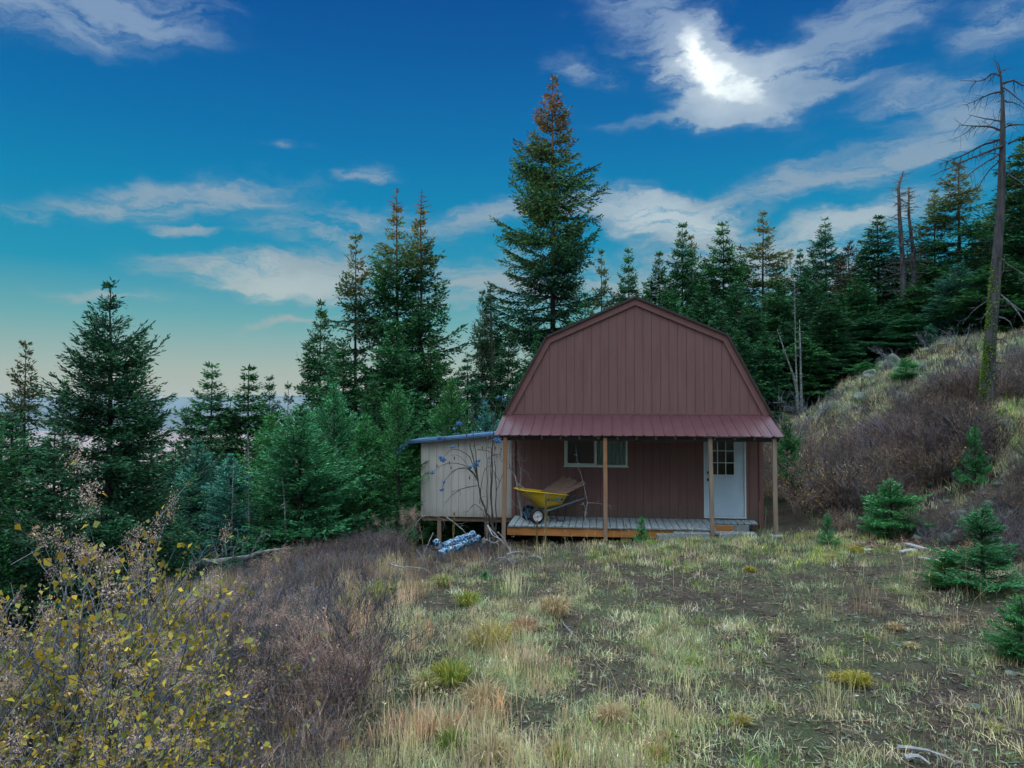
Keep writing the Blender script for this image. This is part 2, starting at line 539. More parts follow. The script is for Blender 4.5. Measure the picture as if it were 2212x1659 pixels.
def blob(px, py, rx, ry, rot=0, amp=1.0, inner=0.0, vec=None):
    """soft elliptical patch of cloud centred on a direction; rx, ry in 1/1580 rad"""
    a, e = azel(px, py)
    mp = N(nt, 'ShaderNodeMapping', vector_type='TEXTURE')
    mp.inputs['Location'].default_value = (a, e, 0); mp.inputs['Rotation'].default_value = (0, 0, R(rot))
    k = .87
    mp.inputs['Scale'].default_value = (rx / F * k, ry / F * k, 1)
    nt.links.new(vec or WAE, mp.inputs['Vector'])
    ln = N(nt, 'ShaderNodeVectorMath', operation='LENGTH'); nt.links.new(mp.outputs[0], ln.inputs[0])
    mr = N(nt, 'ShaderNodeMapRange', interpolation_type='SMOOTHSTEP')
    mr.inputs[1].default_value = 1.0; mr.inputs[2].default_value = inner; mr.inputs[3].default_value = 0; mr.inputs[4].default_value = amp
    nt.links.new(ln.outputs['Value'], mr.inputs[0])
    return mr.outputs[0]


def summed(bl):
    s = bl[0]
    for b_ in bl[1:]: s = MATH('ADD', s, b_)
    return s


CL = [  # px, py, rx, ry, rot(deg, counter-clockwise), amp
    (150, 10, 500, 125, 4, 1.15),
    (1560, 160, 340, 130, -30, 1.25), (1660, 212, 330, 34, 3, 1.5), (1420, 60, 330, 190, -40, .85),
    (1830, 75, 470, 115, 20, 1.1), (1250, 160, 130, 48, -14, .85),
    (2190, 40, 190, 80, 10, .95), (2020, 220, 260, 90, -8, .85),
    (1390, 268, 190, 30, 8, .5),
    (1390, 450, 340, 85, -10, 1.15), (1680, 400, 520, 62, 11, .9), (1990, 330, 430, 56, 14, .85),
    (1560, 540, 320, 90, -14, .95), (1830, 490, 380, 80, 13, 1.05), (1700, 600, 480, 90, 0, .95),
    (1100, 465, 380, 60, 8, .95), (1060, 610, 330, 130, 3, 1.05),
    (400, 425, 470, 66, 9, 1.0), (620, 322, 80, 24, 5, .7), (790, 366, 110, 36, 5, .85),
    (720, 480, 330, 56, 6, 1.05), (415, 498, 90, 22, -5, .85),
    (600, 600, 460, 76, -4, 1.2), (720, 560, 280, 90, 5, .8), (660, 697, 190, 26, 4, .9),
    (245, 632, 220, 26, 0, .8), (30, 452, 120, 22, 0, .6), (1330, 610, 260, 120, 0, .8),
]
dens = summed([blob(*c) for c in CL])
wisp = wnoise(WAE, 12, (.55, 3.0, 1), 7, .66, rot=R(-9)).outputs['Fac']
wi = N(nt, 'ShaderNodeMapRange'); wi.inputs[1].default_value = .34; wi.inputs[2].default_value = .64; wi.inputs[3].default_value = .16; wi.inputs[4].default_value = 1.2
nt.links.new(wisp, wi.inputs[0])
dens = MATH('MULTIPLY', dens, wi.outputs[0])
dm = N(nt, 'ShaderNodeMapRange', interpolation_type='SMOOTHSTEP'); dm.inputs[1].default_value = .03; dm.inputs[2].default_value = .92; dm.inputs[4].default_value = .92
nt.links.new(dens, dm.inputs[0])
cloud_a = dm.outputs[0]
# where the hidden high sun-struck cloud shines
hot = summed([blob(1500, 105, 70, 50, -50, .85, .1), blob(1545, 150, 80, 44, -48, .65, .1), blob(1605, 185, 80, 32, -25, .55, .1), blob(1560, 160, 260, 150, -25, .42),
              blob(1430, 465, 230, 80, -12, .30), blob(1820, 490, 260, 90, 10, .16), blob(620, 610, 330, 70, 0, .16)])
em = N(nt, 'ShaderNodeMapRange'); em.inputs[1].default_value = -.05; em.inputs[2].default_value = .55
nt.links.new(el, em.inputs[0])
SKYRAMP = [(.0, (.40, .42, .40)), (.09, (.46, .48, .41)), (.15, (.38, .47, .42)), (.257, (.14, .40, .43)), (.36, (.013, .30, .46)), (.51, (.0005, .235, .455)), (.65, (.0004, .165, .42)), (.83, (.0003, .105, .355)), (1.0, (.0003, .068, .30))]
grade = ramp(nt, em.outputs[0], SKYRAMP)
vm = N(nt, 'ShaderNodeVectorMath', operation='SCALE'); nt.links.new(grade, vm.inputs[0]); vm.inputs['Scale'].default_value = 9.1
clear = mixc(nt, .05, vm.outputs[0], sky.outputs[0])
ccol = ramp(nt, em.outputs[0], [(.0, (.38, .40, .33)), (.3, (.30, .38, .40)), (.6, (.21, .32, .44)), (1.0, (.19, .29, .48))])
cs = N(nt, 'ShaderNodeVectorMath', operation='SCALE'); nt.links.new(ccol, cs.inputs[0]); cs.inputs['Scale'].default_value = 10.0
hs = N(nt, 'ShaderNodeVectorMath', operation='SCALE'); hs.inputs[0].default_value = (7.0, 6.8, 5.4); nt.links.new(hot, hs.inputs['Scale'])
hc = N(nt, 'ShaderNodeVectorMath', operation='ADD'); nt.links.new(cs.outputs[0], hc.inputs[0]); nt.links.new(hs.outputs[0], hc.inputs[1])
full = mixc(nt, cloud_a, clear, hc.outputs[0])
nt.links.new(full, bg.inputs['Color'])
bg.inputs['Strength'].default_value = 0.11
# overhead and behind, towards the low sun: added overcast, brightened to light ground and walls, physical sky mixed in
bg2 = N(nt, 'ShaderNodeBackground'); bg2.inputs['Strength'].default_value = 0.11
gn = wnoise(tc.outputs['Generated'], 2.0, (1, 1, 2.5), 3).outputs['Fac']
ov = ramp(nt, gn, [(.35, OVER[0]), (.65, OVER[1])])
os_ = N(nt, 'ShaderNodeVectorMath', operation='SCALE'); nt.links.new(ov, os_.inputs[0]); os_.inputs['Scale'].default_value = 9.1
elr = ramp(nt, el, [(.0, (.05, .055, .06)), (.45, (.11, .115, .12)), (.85, (.7, .7, .7)), (1.0, (1, 1, 1))])  # low band dimmed so little light reaches under the awning
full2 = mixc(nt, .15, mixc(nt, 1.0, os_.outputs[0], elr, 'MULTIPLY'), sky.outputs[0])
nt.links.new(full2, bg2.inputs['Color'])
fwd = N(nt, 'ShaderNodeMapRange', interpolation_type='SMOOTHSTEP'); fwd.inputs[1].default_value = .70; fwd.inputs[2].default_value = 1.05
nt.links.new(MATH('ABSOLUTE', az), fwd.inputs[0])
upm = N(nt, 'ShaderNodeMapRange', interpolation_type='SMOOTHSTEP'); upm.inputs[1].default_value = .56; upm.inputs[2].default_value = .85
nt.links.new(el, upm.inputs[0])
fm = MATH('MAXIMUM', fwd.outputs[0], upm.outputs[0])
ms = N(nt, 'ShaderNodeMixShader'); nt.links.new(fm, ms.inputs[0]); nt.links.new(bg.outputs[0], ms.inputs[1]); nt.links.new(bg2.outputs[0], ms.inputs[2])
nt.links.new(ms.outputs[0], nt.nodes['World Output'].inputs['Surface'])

sd = bpy.data.lights.new('sun', 'SUN'); sd.energy = 4.5; sd.angle = R(1.0); sd.color = (1.0, .58, .26)
so = bpy.data.objects.new('sun', sd); link(so)
v = Vector((math.sin(SUN_AZ) * math.cos(SUN_EL), math.cos(SUN_AZ) * math.cos(SUN_EL), math.sin(SUN_EL)))
so.rotation_euler = v.to_track_quat('Z', 'Y').to_euler()
so.location = (0, -10, 30)
SC.view_settings.view_transform = 'Standard'; SC.view_settings.look = 'None'
SC.view_settings.exposure = 0.0; SC.view_settings.gamma = 1.0
SC.cycles.max_bounces = 5; SC.cycles.diffuse_bounces = 3; SC.cycles.transparent_max_bounces = 6
# ------------------------------------------------------------ terrain
CP = [(0, -30, 1.5), (-20, -25, -3), (20, -25, 5), (0, -8, .2), (0, 0, 0), (0, 3, 0), (0, 5, 0), (3, 5, 0), (6, 5, .3), (5, 0, .3), (0, 9, 0), (3, 9, -.02), (5.5, 9, .06),
      (1, 13, -.08), (5, 13, .0), (3, 15.7, -.12), (5.5, 16, -.02), (1, 15.8, -.22), (0, 15.9, -.34), (0, 18, -.65), (3, 18, -.45), (6.2, 17.5, .0), (0, 22, -1.2), (6, 22, .0), (3, 25, -1.0),
      (-1.8, 11, -.08), (-3.6, 11, -.55), (-2.8, 8, -.5), (-1.6, 8, -.06), (-2.4, 6, -.5), (-1.1, 6, -.05), (-5, 6, -1.2), (-5, 9, -1.1), (-6, 12, -1.2), (-8, 9, -1.8), (-10, 6, -2.4),
      (-2, 13.5, -.45), (-4, 16, -.85), (-6, 17, -.92), (-2, 19.3, -1.0), (-8, 18, -1.7), (-10, 14, -2.0), (-12, 20, -3.6), (-14, 12, -3.2), (-5, 24, -2.9), (-10, 30, -6), (-2, 30, -3.6), (3, 33, -2.5),
      (-20, 30, -8.5), (-20, 10, -5.5), (-15, 0, -4), (8, 30, .2), (-10, 50, -15), (10, 50, -3.5), (-40, 40, -20), (-30, 70, -30), (20, 70, -4), (-40, 0, -14),
      (7.2, 7.5, .45), (9, 6, 1.1), (7, 10.2, .22), (8, 12.5, .25), (7.5, 15.2, .12), (7.0, 17.5, .35), (8.6, 15.6, .3), (9, 17.5, 1.2), (10, 20, 2.4), (8, 20, 1.0), (7.6, 22, 1.5),
      (9.3, 12.6, .45), (10, 12.8, 1.15), (10.6, 13.3, 1.6), (12, 13.6, 1.8), (11, 15.5, 2.0), (13, 15.5, 2.2), (9.6, 15, 1.1), (11, 17, 2.5), (14, 17, 2.7), (12, 20, 3.7), (14, 22, 4.5),
      (8.7, 24, 1.9), (11.8, 25, 3.5), (14.1, 25, 4.55), (17.2, 25, 4.85), (9, 30, .9), (12, 31, 2.6), (15, 31, 3.6), (20, 30, 4.8), (22, 20, 5.0), (20, 10, 4.0), (12, 8, 1.9), (20, 45, 3.5), (30, 30, 7), (40, 60, 6), (30, 0, 6)]
cp = np.array(CP, float)


def tk(r2): return np.where(r2 > 1e-9, .5 * r2 * np.log(np.maximum(r2, 1e-12)), 0)


_n = len(cp)
_A = np.zeros((_n + 3, _n + 3))
_d = cp[:, None, :2] - cp[None, :, :2]
_A[:_n, :_n] = tk((_d ** 2).sum(-1)) + np.eye(_n) * .25
_A[:_n, _n] = 1; _A[:_n, _n + 1:] = cp[:, :2]; _A[_n:, :_n] = _A[:_n, _n:].T
_w = np.linalg.solve(_A, np.concatenate([cp[:, 2], np.zeros(3)]))


def ground_z(x, y):
    x = np.asarray(x, float); y = np.asarray(y, float)
    sh = np.broadcast(x, y).shape
    x = np.broadcast_to(x, sh).ravel(); y = np.broadcast_to(y, sh).ravel()
    z = np.empty(len(x))
    for i in range(0, len(x), 20000):
        a, b = x[i:i + 20000], y[i:i + 20000]
        r2 = (a[:, None] - cp[:, 0]) ** 2 + (b[:, None] - cp[:, 1]) ** 2
        z[i:i + 20000] = tk(r2) @ _w[:_n] + _w[_n] + _w[_n + 1] * a + _w[_n + 2] * b
    r = np.hypot(x, y)
    near = 1 - sstep(38, 85, r)
    # rougher on the hill and bank, nearly smooth in the clearing
    hill = sstep(7.5, 10, x) * sstep(9, 12, y) * (1 - sstep(30, 36, y))
    rough = .03 + .05 * sstep(-1, -4, x) + .42 * hill
    z = z + (fbm(x * .9 + 7, y * .9, 3, 4) - .5) * rough * 2 * near + (fbm(x * 3.1, y * 3.1, 9, 3) - .5) * .07 * near
    # rounded wooded shoulder, then a long slope into the valley; rise to the right; behind, an unseen ridge added to shade all but treetops
    th = np.arctan2(x, y)
    side = sstep(.15, .8, th) * (1 - sstep(2.3, 3.0, th))
    back = sstep(1.9, 2.7, np.abs(th))
    far = -8 - (r - 40) * .36
    valley = -420 + (fbm(x / 900, y / 900, 21, 4) - .5) * 120 * sstep(800, 3000, r)
    far = np.maximum(far, valley)
    far = far * (1 - side) + side * (-4 + (np.minimum(r, 400) - 40) * .05 - sstep(400, 3000, r) * 400)
    rid = 6 + (SHADE_RIDGE_H(th) - 6) * sstep(60, 150, r) - sstep(260, 900, r) * 60
    far = far * (1 - back) + back * rid
    z = z * near + far * (1 - near)
    return z.reshape(sh)


def SHADE_RIDGE_H(th):  # crest of the added ridge, set so low sun reaches only treetops
    t = np.where(th < 0, th + 2 * math.pi, th)      # 180 deg is straight behind
    return 25.5 + 1.0 * np.sin(t * 9) + .9 * np.sin(t * 23 + 1) + 3.0 * (fbm(t * 14, t * 0, 5, 3) - .5)


def gz(x, y): return float(ground_z(np.array([x]), np.array([y]))[0])


def warped(lo, hi, step, far, g=1.12):
    a = list(np.arange(lo, hi, step)); s = step; v = a[-1]
    up = []
    while v < far: s *= g; v += s; up.append(v)
    s = step; v = a[0]; dn = []
    while v > -far: s *= g; v -= s; dn.append(v)
    return np.array(dn[::-1] + a + up)


gx = warped(-12, 17, .13, 30000); gy = warped(2.5, 27, .13, 30000)
GX, GY = np.meshgrid(gx, gy)
GZ = ground_z(GX, GY)
nx, ny = len(gx), len(gy)
ii = np.arange(nx * ny).reshape(ny, nx)
FQ = np.stack([ii[:-1, :-1], ii[:-1, 1:], ii[1:, 1:], ii[1:, :-1]], -1).reshape(-1, 4)
put('ground', np_mesh(np.stack([GX, GY, GZ], -1).reshape(-1, 3), FQ), M['soil'], kind='structure', smooth=True)

# far mountain ridges
def ridge(y0, x0, x1, base, tops, seed, depth, amp):
    xs = np.linspace(x0, x1, 220)
    ys = np.linspace(0, 1, 24)
    V = np.zeros((24, 220, 3))
    prof = np.interp(xs, np.linspace(x0, x1, len(tops)), tops)
    for j, t in enumerate(ys):
        s = math.sin(math.pi * t) ** .8 if 0 < t < 1 else 0
        z = base + (prof - base) * s * (1 - amp + 2 * amp * fbm(xs / 2600 + seed, np.full(220, t * 5), seed, 5) * 1.0)
        V[j, :, 0] = xs; V[j, :, 1] = y0 + (t - .5) * depth + 900 * (vnoise(xs / 4000, t * 3, seed) - .5); V[j, :, 2] = z
    i2 = np.arange(24 * 220).reshape(24, 220)
    fq = np.stack([i2[:-1, :-1], i2[:-1, 1:], i2[1:, 1:], i2[1:, :-1]], -1).reshape(-1, 4)
    put('hills', np_mesh(V.reshape(-1, 3), fq), M['far_hill'], kind='structure', smooth=True)


ridge(19000, -17000, 9000, -450, [60, 90, 70, 110, 50, 90, 120, 60], 31, 5000, .16)
ridge(12000, -12000, 6000, -450, [-120, -60, -150, -90, -20, -70, -130, -60], 47, 3500, .2)
# ------------------------------------------------------------ cabin (local frame: s along the front, d towards the porch, z up)
HC = Vector((2.93, 17.5, 0)); YAW = R(-7.0)
ex = Vector((math.cos(YAW), math.sin(YAW), 0)); ey = Vector((-math.sin(YAW), math.cos(YAW), 0))


def s_at(px, d=0.0):
    k = (px - 1106) / F
    o = HC - ey * d
    return (k * o.y - o.x) / (ex.x - k * ex.y)


def z_at(py, s, d=0.0):
    Y = (HC + ex * s - ey * d).y
    return at(1106, py, Y)[2]


def hroot(name, label, cat, group=None):
    o = empty(name, tuple(HC), label, cat, group); o.rotation_euler = (0, 0, YAW)
    return o


def groove_wall(mb, gmb, s0, s1, bot, topf, holes=(), step=.2032, gap=.0075, y0=0.0, proud=.006, thick=.02, phase=0.0, brk=()):
    """vertical boards in the plane y=y0 facing -y with recessed grooves between; holes = (s0,s1,z0,z1)"""
    cuts = [s0, s1] + [b for b in brk if s0 < b < s1]
    n0 = math.ceil((s0 - phase) / step)
    k = n0
    edges = []
    while phase + k * step < s1:
        g = phase + k * step
        if g > s0 + .02 and g < s1 - .02: edges.append(g)
        k += 1
    spans = []
    a = s0
    for g in edges: spans.append((a, g - gap / 2)); a = g + gap / 2
    spans.append((a, s1))
    cs = sorted(set([h for H in holes for h in H[:2]] + list(brk)))
    for (a, b) in spans:
        pts = [a] + [c for c in cs if a + 1e-4 < c < b - 1e-4] + [b]
        for p, q in zip(pts[:-1], pts[1:]):
            mid = (p + q) / 2
            zs = [(bot, None)]
            hs = sorted([(h[2], h[3]) for h in holes if h[0] < mid < h[1]])
            z = bot; seg = []
            for (h0, h1) in hs:
                if h0 > z: seg.append((z, z, h0, h0))
                z = h1
            seg.append((z, z, topf(p), topf(q)))
            for (b0, b1, t0, t1) in seg:
                if min(t0, t1) - b0 < .002: continue
                mb.hexa([(p, y0 - proud, b0), (q, y0 - proud, b1), (q, y0, b1), (p, y0, b0)],
                        [(p, y0 - proud, t0), (q, y0 - proud, t1), (q, y0, t1), (p, y0, t0)])


WH = 2.96                                         # half width of the wall
ZB = -.30
win = (s_at(1219), s_at(1355), z_at(1008, -1), 2.22)
dor = (s_at(1519), s_at(1610), .14, 2.17)
house = hroot('cabin', 'brown gambrel-roofed cabin with a maroon metal porch awning in the clearing', 'cabin')
AX = s_at(1373)                                   # ridge
RH = 3.14; RC = -.05
KZ, KH = z_at(728, 0), 2.12
APZ = z_at(645, 0); EZ = z_at(897, 0)


def roofz(s):
    u = abs(s - AX)
    if u < KH: return APZ + (KZ - APZ) * u / KH
    return KZ + (EZ - KZ) * (u - KH) / (RH - KH)


# lower wall boards
wb = MB()
groove_wall(wb, None, -WH, WH, ZB, lambda s: 2.50, holes=[win, dor])
# upper gable boards, a few mm proud, clipped to the roof
gb = MB()
groove_wall(gb, None, -RH + .12, RH - .12, 2.47, lambda s: roofz(s) - .05, y0=-.013, brk=(AX - KH, AX, AX + KH))
wall = put('wall', wb.mesh(), M['siding'], house)
put('gable_wall', gb.mesh(), M['siding'], house)
# backing sheet seen in the grooves, with the openings cut
bk = MB()
for (a, b, z0, z1) in [(-WH + .02, win[0], ZB, 2.5), (win[0], win[1], ZB, win[2]), (win[0], win[1], win[3], 2.5), (win[1], dor[0], ZB, 2.5), (dor[0], dor[1], ZB, dor[2]), (dor[0], dor[1], dor[3], 2.5), (dor[1], WH - .02, ZB, 2.5)]:
    bk.box(a, b, .002, .03, z0, z1)
bk.box(-RH + .14, RH - .14, -.008, .0, 2.5, 2.62)
for (a, b) in [(-RH + .14, AX - KH), (AX - KH, AX), (AX, AX + KH), (AX + KH, RH - .14)]:
    bk.hexa([(a, -.008, 2.62), (b, -.008, 2.62), (b, 0, 2.62), (a, 0, 2.62)],
            [(a, -.008, roofz(a) - .07), (b, -.008, roofz(b) - .07), (b, 0, roofz(b) - .07), (a, 0, roofz(a) - .07)])
put('wall_backing', bk.mesh(), M['groove'], house)
# side walls, back wall, floor: a real room behind the window
D = 7.2
rm = MB()
rm.box(-WH, -WH + .1, .03, D, ZB, 2.6); rm.box(WH - .1, WH, .03, D, ZB, 2.6); rm.box(-WH + .1, WH - .1, D - .1, D, ZB, 2.6)
rm.box(-WH + .1, WH - .1, .03, D - .1, ZB, .12)
put('side_walls', rm.mesh(), M['siding'], house)
cl_ = MB(); cl_.box(-WH + .1, WH - .1, .03, D - .1, 2.5, 2.55); cl_.box(.05, .12, .03, D - .1, .12, 2.5)
put('interior', cl_.mesh(), M['interior'], house)
# corner boards
for s in (-WH, WH - .09):
    put('corner_board', MB().box(s, s + .09, -.03, -.0095, ZB, 2.46).mesh(), M['trim'], house)
# roof slabs, four planes, with a thin dark metal edge
pts = [(-RH, EZ - .02), (AX - KH, KZ), (AX, APZ), (AX + KH, KZ), (RH, EZ - .02)]
rf = MB()
for (a, za), (b, zb) in zip(pts[:-1], pts[1:]):
    v_ = Vector((b - a, 0, zb - za)).normalized(); n_ = Vector((-v_.z, 0, v_.x))
    A0, B0 = Vector((a, 0, za)), Vector((b, 0, zb))
    for off0, off1 in ((.0, .05),):
        rf.hexa([A0 + n_ * off0 + Vector((0, -.10, 0)), B0 + n_ * off0 + Vector((0, -.10, 0)), B0 + n_ * off0 + Vector((0, D + .2, 0)), A0 + n_ * off0 + Vector((0, D + .2, 0))],
                [A0 + n_ * off1 + Vector((0, -.10, 0)), B0 + n_ * off1 + Vector((0, -.10, 0)), B0 + n_ * off1 + Vector((0, D + .2, 0)), A0 + n_ * off1 + Vector((0, D + .2, 0))])
put('roof', rf.mesh(), M['roof_dark'], house)
# rake boards: outer and inner step
for (w_, y0, y1) in ((.145, -.06, -.022),):
    for (a, za), (b, zb) in zip(pts[:-1], pts[1:]):
        za_, zb_ = za - .002, zb - .002
        v_ = Vector((b - a, 0, zb - za)).normalized(); n_ = Vector((-v_.z, 0, v_.x))
        # mitre the inner corners by intersecting with the neighbours: shrink horizontally
        sh = w_
        ia = (a + (sh * .55 if a < AX - KH - .1 else (sh * .62 if abs(a - (AX - KH)) < .01 else 0)), za_)
        def inner(s, z):
            k = w_
            if abs(s - AX) < .01: return (s, z - k * 1.10)
            if abs(s - (AX - KH)) < .01: return (s + k * .57, z - k * .83)
            if abs(s - (AX + KH)) < .01: return (s - k * .57, z - k * .83)
            if s < 0: return (s + k * 1.15, z)
            return (s - k * 1.15, z)
        A, B = (a, za_), (b, zb_)
        Ai, Bi = inner(a, za_), inner(b, zb_)
        quad = [A, B, Bi, Ai]
        m_ = MB().add([(s, y0, z) for s, z in quad] + [(s, y1, z) for s, z in quad],
                      [(0, 1, 2, 3), (7, 6, 5, 4), (0, 4, 5, 1), (1, 5, 6, 2), (2, 6, 7, 3), (3, 7, 4, 0)])
        put('rake_board', m_.mesh(), M['trim'], house)

# ---- window
wx0, wx1, wz0, wz1 = win
wn_ = empty('window'); wn_.parent = house
fr = MB()
t = .045
for (a, b, c, d_) in [(wx0, wx1, wz0, wz0 + t), (wx0, wx1, wz1 - t, wz1), (wx0, wx0 + t, wz0 + t, wz1 - t), (wx1 - t, wx1, wz0 + t, wz1 - t)]:
    fr.box(a, b, -.035, .05, c, d_)
fr.box(wx0 - .02, wx1 + .02, -.045, -.035, wz0 - .012, wz0 + .018)
put('frame', fr.mesh(.004), M['vinyl'], wn_)
mx = s_at(1286)
sf = MB(); t = .05
for (a, b, c, d_) in [(mx - .025, mx + .03, wz0 + .046, wz1 - .046), (wx0 + .046, wx0 + .075, wz0 + .046, wz1 - .046), (wx0 + .076, mx - .026, wz0 + .046, wz0 + .075)]:
    sf.box(a, b, -.02, .03, c, d_)
put('sash', sf.mesh(.003), M['vinyl'], wn_)
put('pane', MB().box(wx0 + .076, mx - .026, .0, .006, wz0 + .076, wz1 - .047).mesh(), M['glass'], wn_)
put('pane', MB().box(mx + .031, wx1 - .046, .012, .018, wz0 + .047, wz1 - .047).mesh(), M['glass'], wn_)
# curtain drawn across the right pane, folded
cv = MB(); xs = np.linspace(mx - .05, wx1 + .1, 60)
vs = [(x, .10 + .018 * math.sin(i * 1.1), z) for z in (wz0 - .1, wz1 + .05) for i, x in enumerate(xs)]
cv.add(vs, [(i, i + 1, 60 + i + 1, 60 + i) for i in range(59)])
put('curtain', cv.mesh(), M['curtain'], wn_)

# ---- door
dx0, dx1, dz0, dz1 = dor
dr = empty('door'); dr.parent = house
f_ = MB()
f_.box(dx0, dx0 + .035, -.03, .06, dz0, dz1); f_.box(dx1 - .04, dx1, -.03, .06, dz0, dz1); f_.box(dx0 + .035, dx1 - .04, -.03, .06, dz1 - .04, dz1)
f_.box(dx0 + .035, dx1 - .04, -.035, .06, dz0, dz0 + .03)
put('frame', f_.mesh(.004), M['door_frame'], dr)
sx0, sx1, sz0, sz1 = dx0 + .04, dx1 - .045, dz0 + .04, dz1 - .045
lx0, lx1, lz0, lz1 = s_at(1531.5), s_at(1584.5), z_at(1025.5, 2), 2.0
sl = MB()
sl.box(sx0, lx0, .0, .045, sz0, sz1); sl.box(lx1, sx1, .0, .045, sz0, sz1); sl.box(lx0, lx1, .0, .045, sz0, lz0); sl.box(lx0, lx1, .0, .045, lz1, sz1)
put('slab', sl.mesh(), M['door_paint'], dr)
mu = MB()
for (a, b, c, d_) in [(lx0 - .02, lx0, lz0 - .02, lz1 + .02), (lx1, lx1 + .02, lz0 - .02, lz1 + .02), (lx0, lx1, lz0 - .02, lz0), (lx0, lx1, lz1, lz1 + .02)]:
    mu.box(a, b, -.012, -.001, c, d_)
for k in (1, 2):
    x = lx0 + (lx1 - lx0) * k / 3; mu.box(x - .009, x + .009, -.006, .02, lz0 + .001, lz1 - .001)
for j in (1, 2):
    z = lz0 + (lz1 - lz0) * j / 3
    for k in range(3):
        a = lx0 + (lx1 - lx0) * k / 3 + (.0095 if k else .001); b = lx0 + (lx1 - lx0) * (k + 1) / 3 - (.0095 if k < 2 else .001)
        mu.box(a, b, -.006, .02, z - .009, z + .009)
put('muntins', mu.mesh(), M['door_frame'], dr)
put('pane', MB().box(lx0, lx1, .024, .030, lz0, lz1).mesh(), M['glass'], dr)
kx = sx0 + .065
put('knob', MB().lathe([(0, .033), (.008, .033), (.012, .014), (.035, .013), (.042, .027), (.062, .030), (.072, .018)], (kx, .0, z_at(1036, 1.7)), (0, -1, 0)).mesh(), M['dark_metal'], dr, smooth=True)
put('deadbolt', MB().lathe([(0, .034), (.012, .032), (.018, .024), (.026, .022)], (kx, .0, z_at(1021, 1.7)), (0, -1, 0)).mesh(), M['dark_metal'], dr, smooth=True)

# ---- awning: ribbed maroon sheet, rafters under it, posts
aw = empty('awning'); aw.parent = house
A_T, A_B, AD = 2.56, 2.13, 1.48
s0, s1 = -3.17, 3.12
prof = []
x = s0
while x < s1 - 1e-3:
    for dx_, h_ in ((0, 0), (.085, 0), (.098, .017), (.118, .017), (.131, 0), (.155, .0), (.162, .004), (.170, 0)):
        if x + dx_ <= s1: prof.append((x + dx_, h_))
    x += .2286
prof.append((s1, 0))
nrm = Vector((0, -(A_T - A_B), AD)).normalized() if False else Vector((0, -math.sin(math.atan2(A_T - A_B, AD)), math.cos(math.atan2(A_T - A_B, AD))))
am = MB(); n = len(prof)
vv = []
for lay in (0, -.004):
    for (yy, zz) in ((-.024, A_T), (-AD, A_B)):
        for (s, h_) in prof:
            vv.append(Vector((s, yy, zz)) + nrm * (h_ + lay))
fs = []
for i in range(n - 1):
    fs.append((i, i + 1, n + i + 1, n + i)); fs.append((2 * n + i + 1, 2 * n + i, 3 * n + i, 3 * n + i + 1))
    fs.append((n + i, n + i + 1, 3 * n + i + 1, 3 * n + i)); fs.append((i + 1, i, 2 * n + i, 2 * n + i + 1))
am.add(vv, fs)
put('metal_sheet', am.mesh(), M['roof_maroon'], aw)
put('flashing', MB().box(s0 + .03, s1 - .03, -.034, -.0225, A_T + .004, A_T + .045).mesh(), M['trim'], aw)
for k, s in enumerate(np.linspace(-2.95, 2.92, 15)):
    rr = MB()
    sl_ = (A_T - A_B) / AD
    y_a, y_b = -.04, -AD + .10
    za, zb = A_T - .012 + sl_ * (y_a), A_T - .012 + sl_ * y_b
    rr.hexa([(s - .019, y_b, zb - .105), (s + .019, y_b, zb - .105), (s + .019, y_a, za - .1), (s - .019, y_a, za - .1)],
            [(s - .019, y_b, zb), (s + .019, y_b, zb), (s + .019, y_a, za), (s - .019, y_a, za)])
    put('rafter', rr.mesh(), M['post_grey'], aw)
pd = AD - .17
put('header', MB().box(s0 + .1, s1 - .1, -pd - .019, -pd + .019, A_B - .125, A_B - .035).mesh(), M['roof_dark'], aw)
# posts
PX = [(1092, 1088), (1307, 1307.5), (1533, 1537), (1671, 1673)]
for k, (pt, pb) in enumerate(PX):
    st, sb = s_at(pt, pd + .05), s_at(pb, pd + .05)
    wp = HC + ex * sb - ey * (pd + .05)
    zb = gz(wp.x, wp.y) - .06 if k < 3 else .02
    m_ = MB().bar((sb, -pd - .065, zb), (st, -pd - .065, A_B - .045), .088, .088, up=(0, 1, 0))
    put('post', m_.mesh(.006), M['post'] if k < 2 else M['post_grey'], house,
        label=['orange-brown porch post at the shrub end', 'orange-brown porch post in front of the window', 'weathered porch post in front of the door', 'weathered grey post at the right end'][k])
# footing under the right-hand post
sr = s_at(1673, pd + .05)
put('footing', MB().box(sr - .13, sr + .14, -pd - .20, -pd + .07, -.16, .02).mesh(.012), M['block'], house)

# ---- porch deck
dk = empty('porch_deck'); dk.parent = house
DZ = .115
e0, e1 = s_at(1097, 1.4), s_at(1532, 1.4)
r_ = random.Random(4)
x = e0; k = 0
while x < e1:
    put('plank', MB().box(x, x + .139, -1.42 + r_.uniform(-.012, .012), -.04, DZ - .036 + r_.uniform(-.004, .002), DZ + r_.uniform(-.003, .003)).mesh(.004), M['deck'], dk)
    x += .152
e2 = s_at(1622, .4)
while x < e2:
    put('plank', MB().box(x, x + .139, -.52 + r_.uniform(-.01, .01), -.04, DZ - .036, DZ + r_.uniform(-.003, .003)).mesh(.004), M['deck'], dk)
    x += .152
put('rim_beam', MB().box(e0 - .02, e1 + .06, -1.385, -1.347, DZ - .225, DZ - .038).mesh(.004), M['beam'], dk)
put('joist', MB().box(e0, e1 + .6, -.72, -.68, DZ - .2, DZ - .038).mesh(), M['beam'], dk)
put('step', MB().box(e1 + .05, s_at(1632, 1.1), -1.12, -.80, -.06, -.022).box(e1 + .05, e1 + .09, -1.08, -.6, -.2, -.061).box(s_at(1620, 1), s_at(1620, 1) + .04, -1.08, -.6, -.2, -.061).mesh(.004), M['deck'], dk)
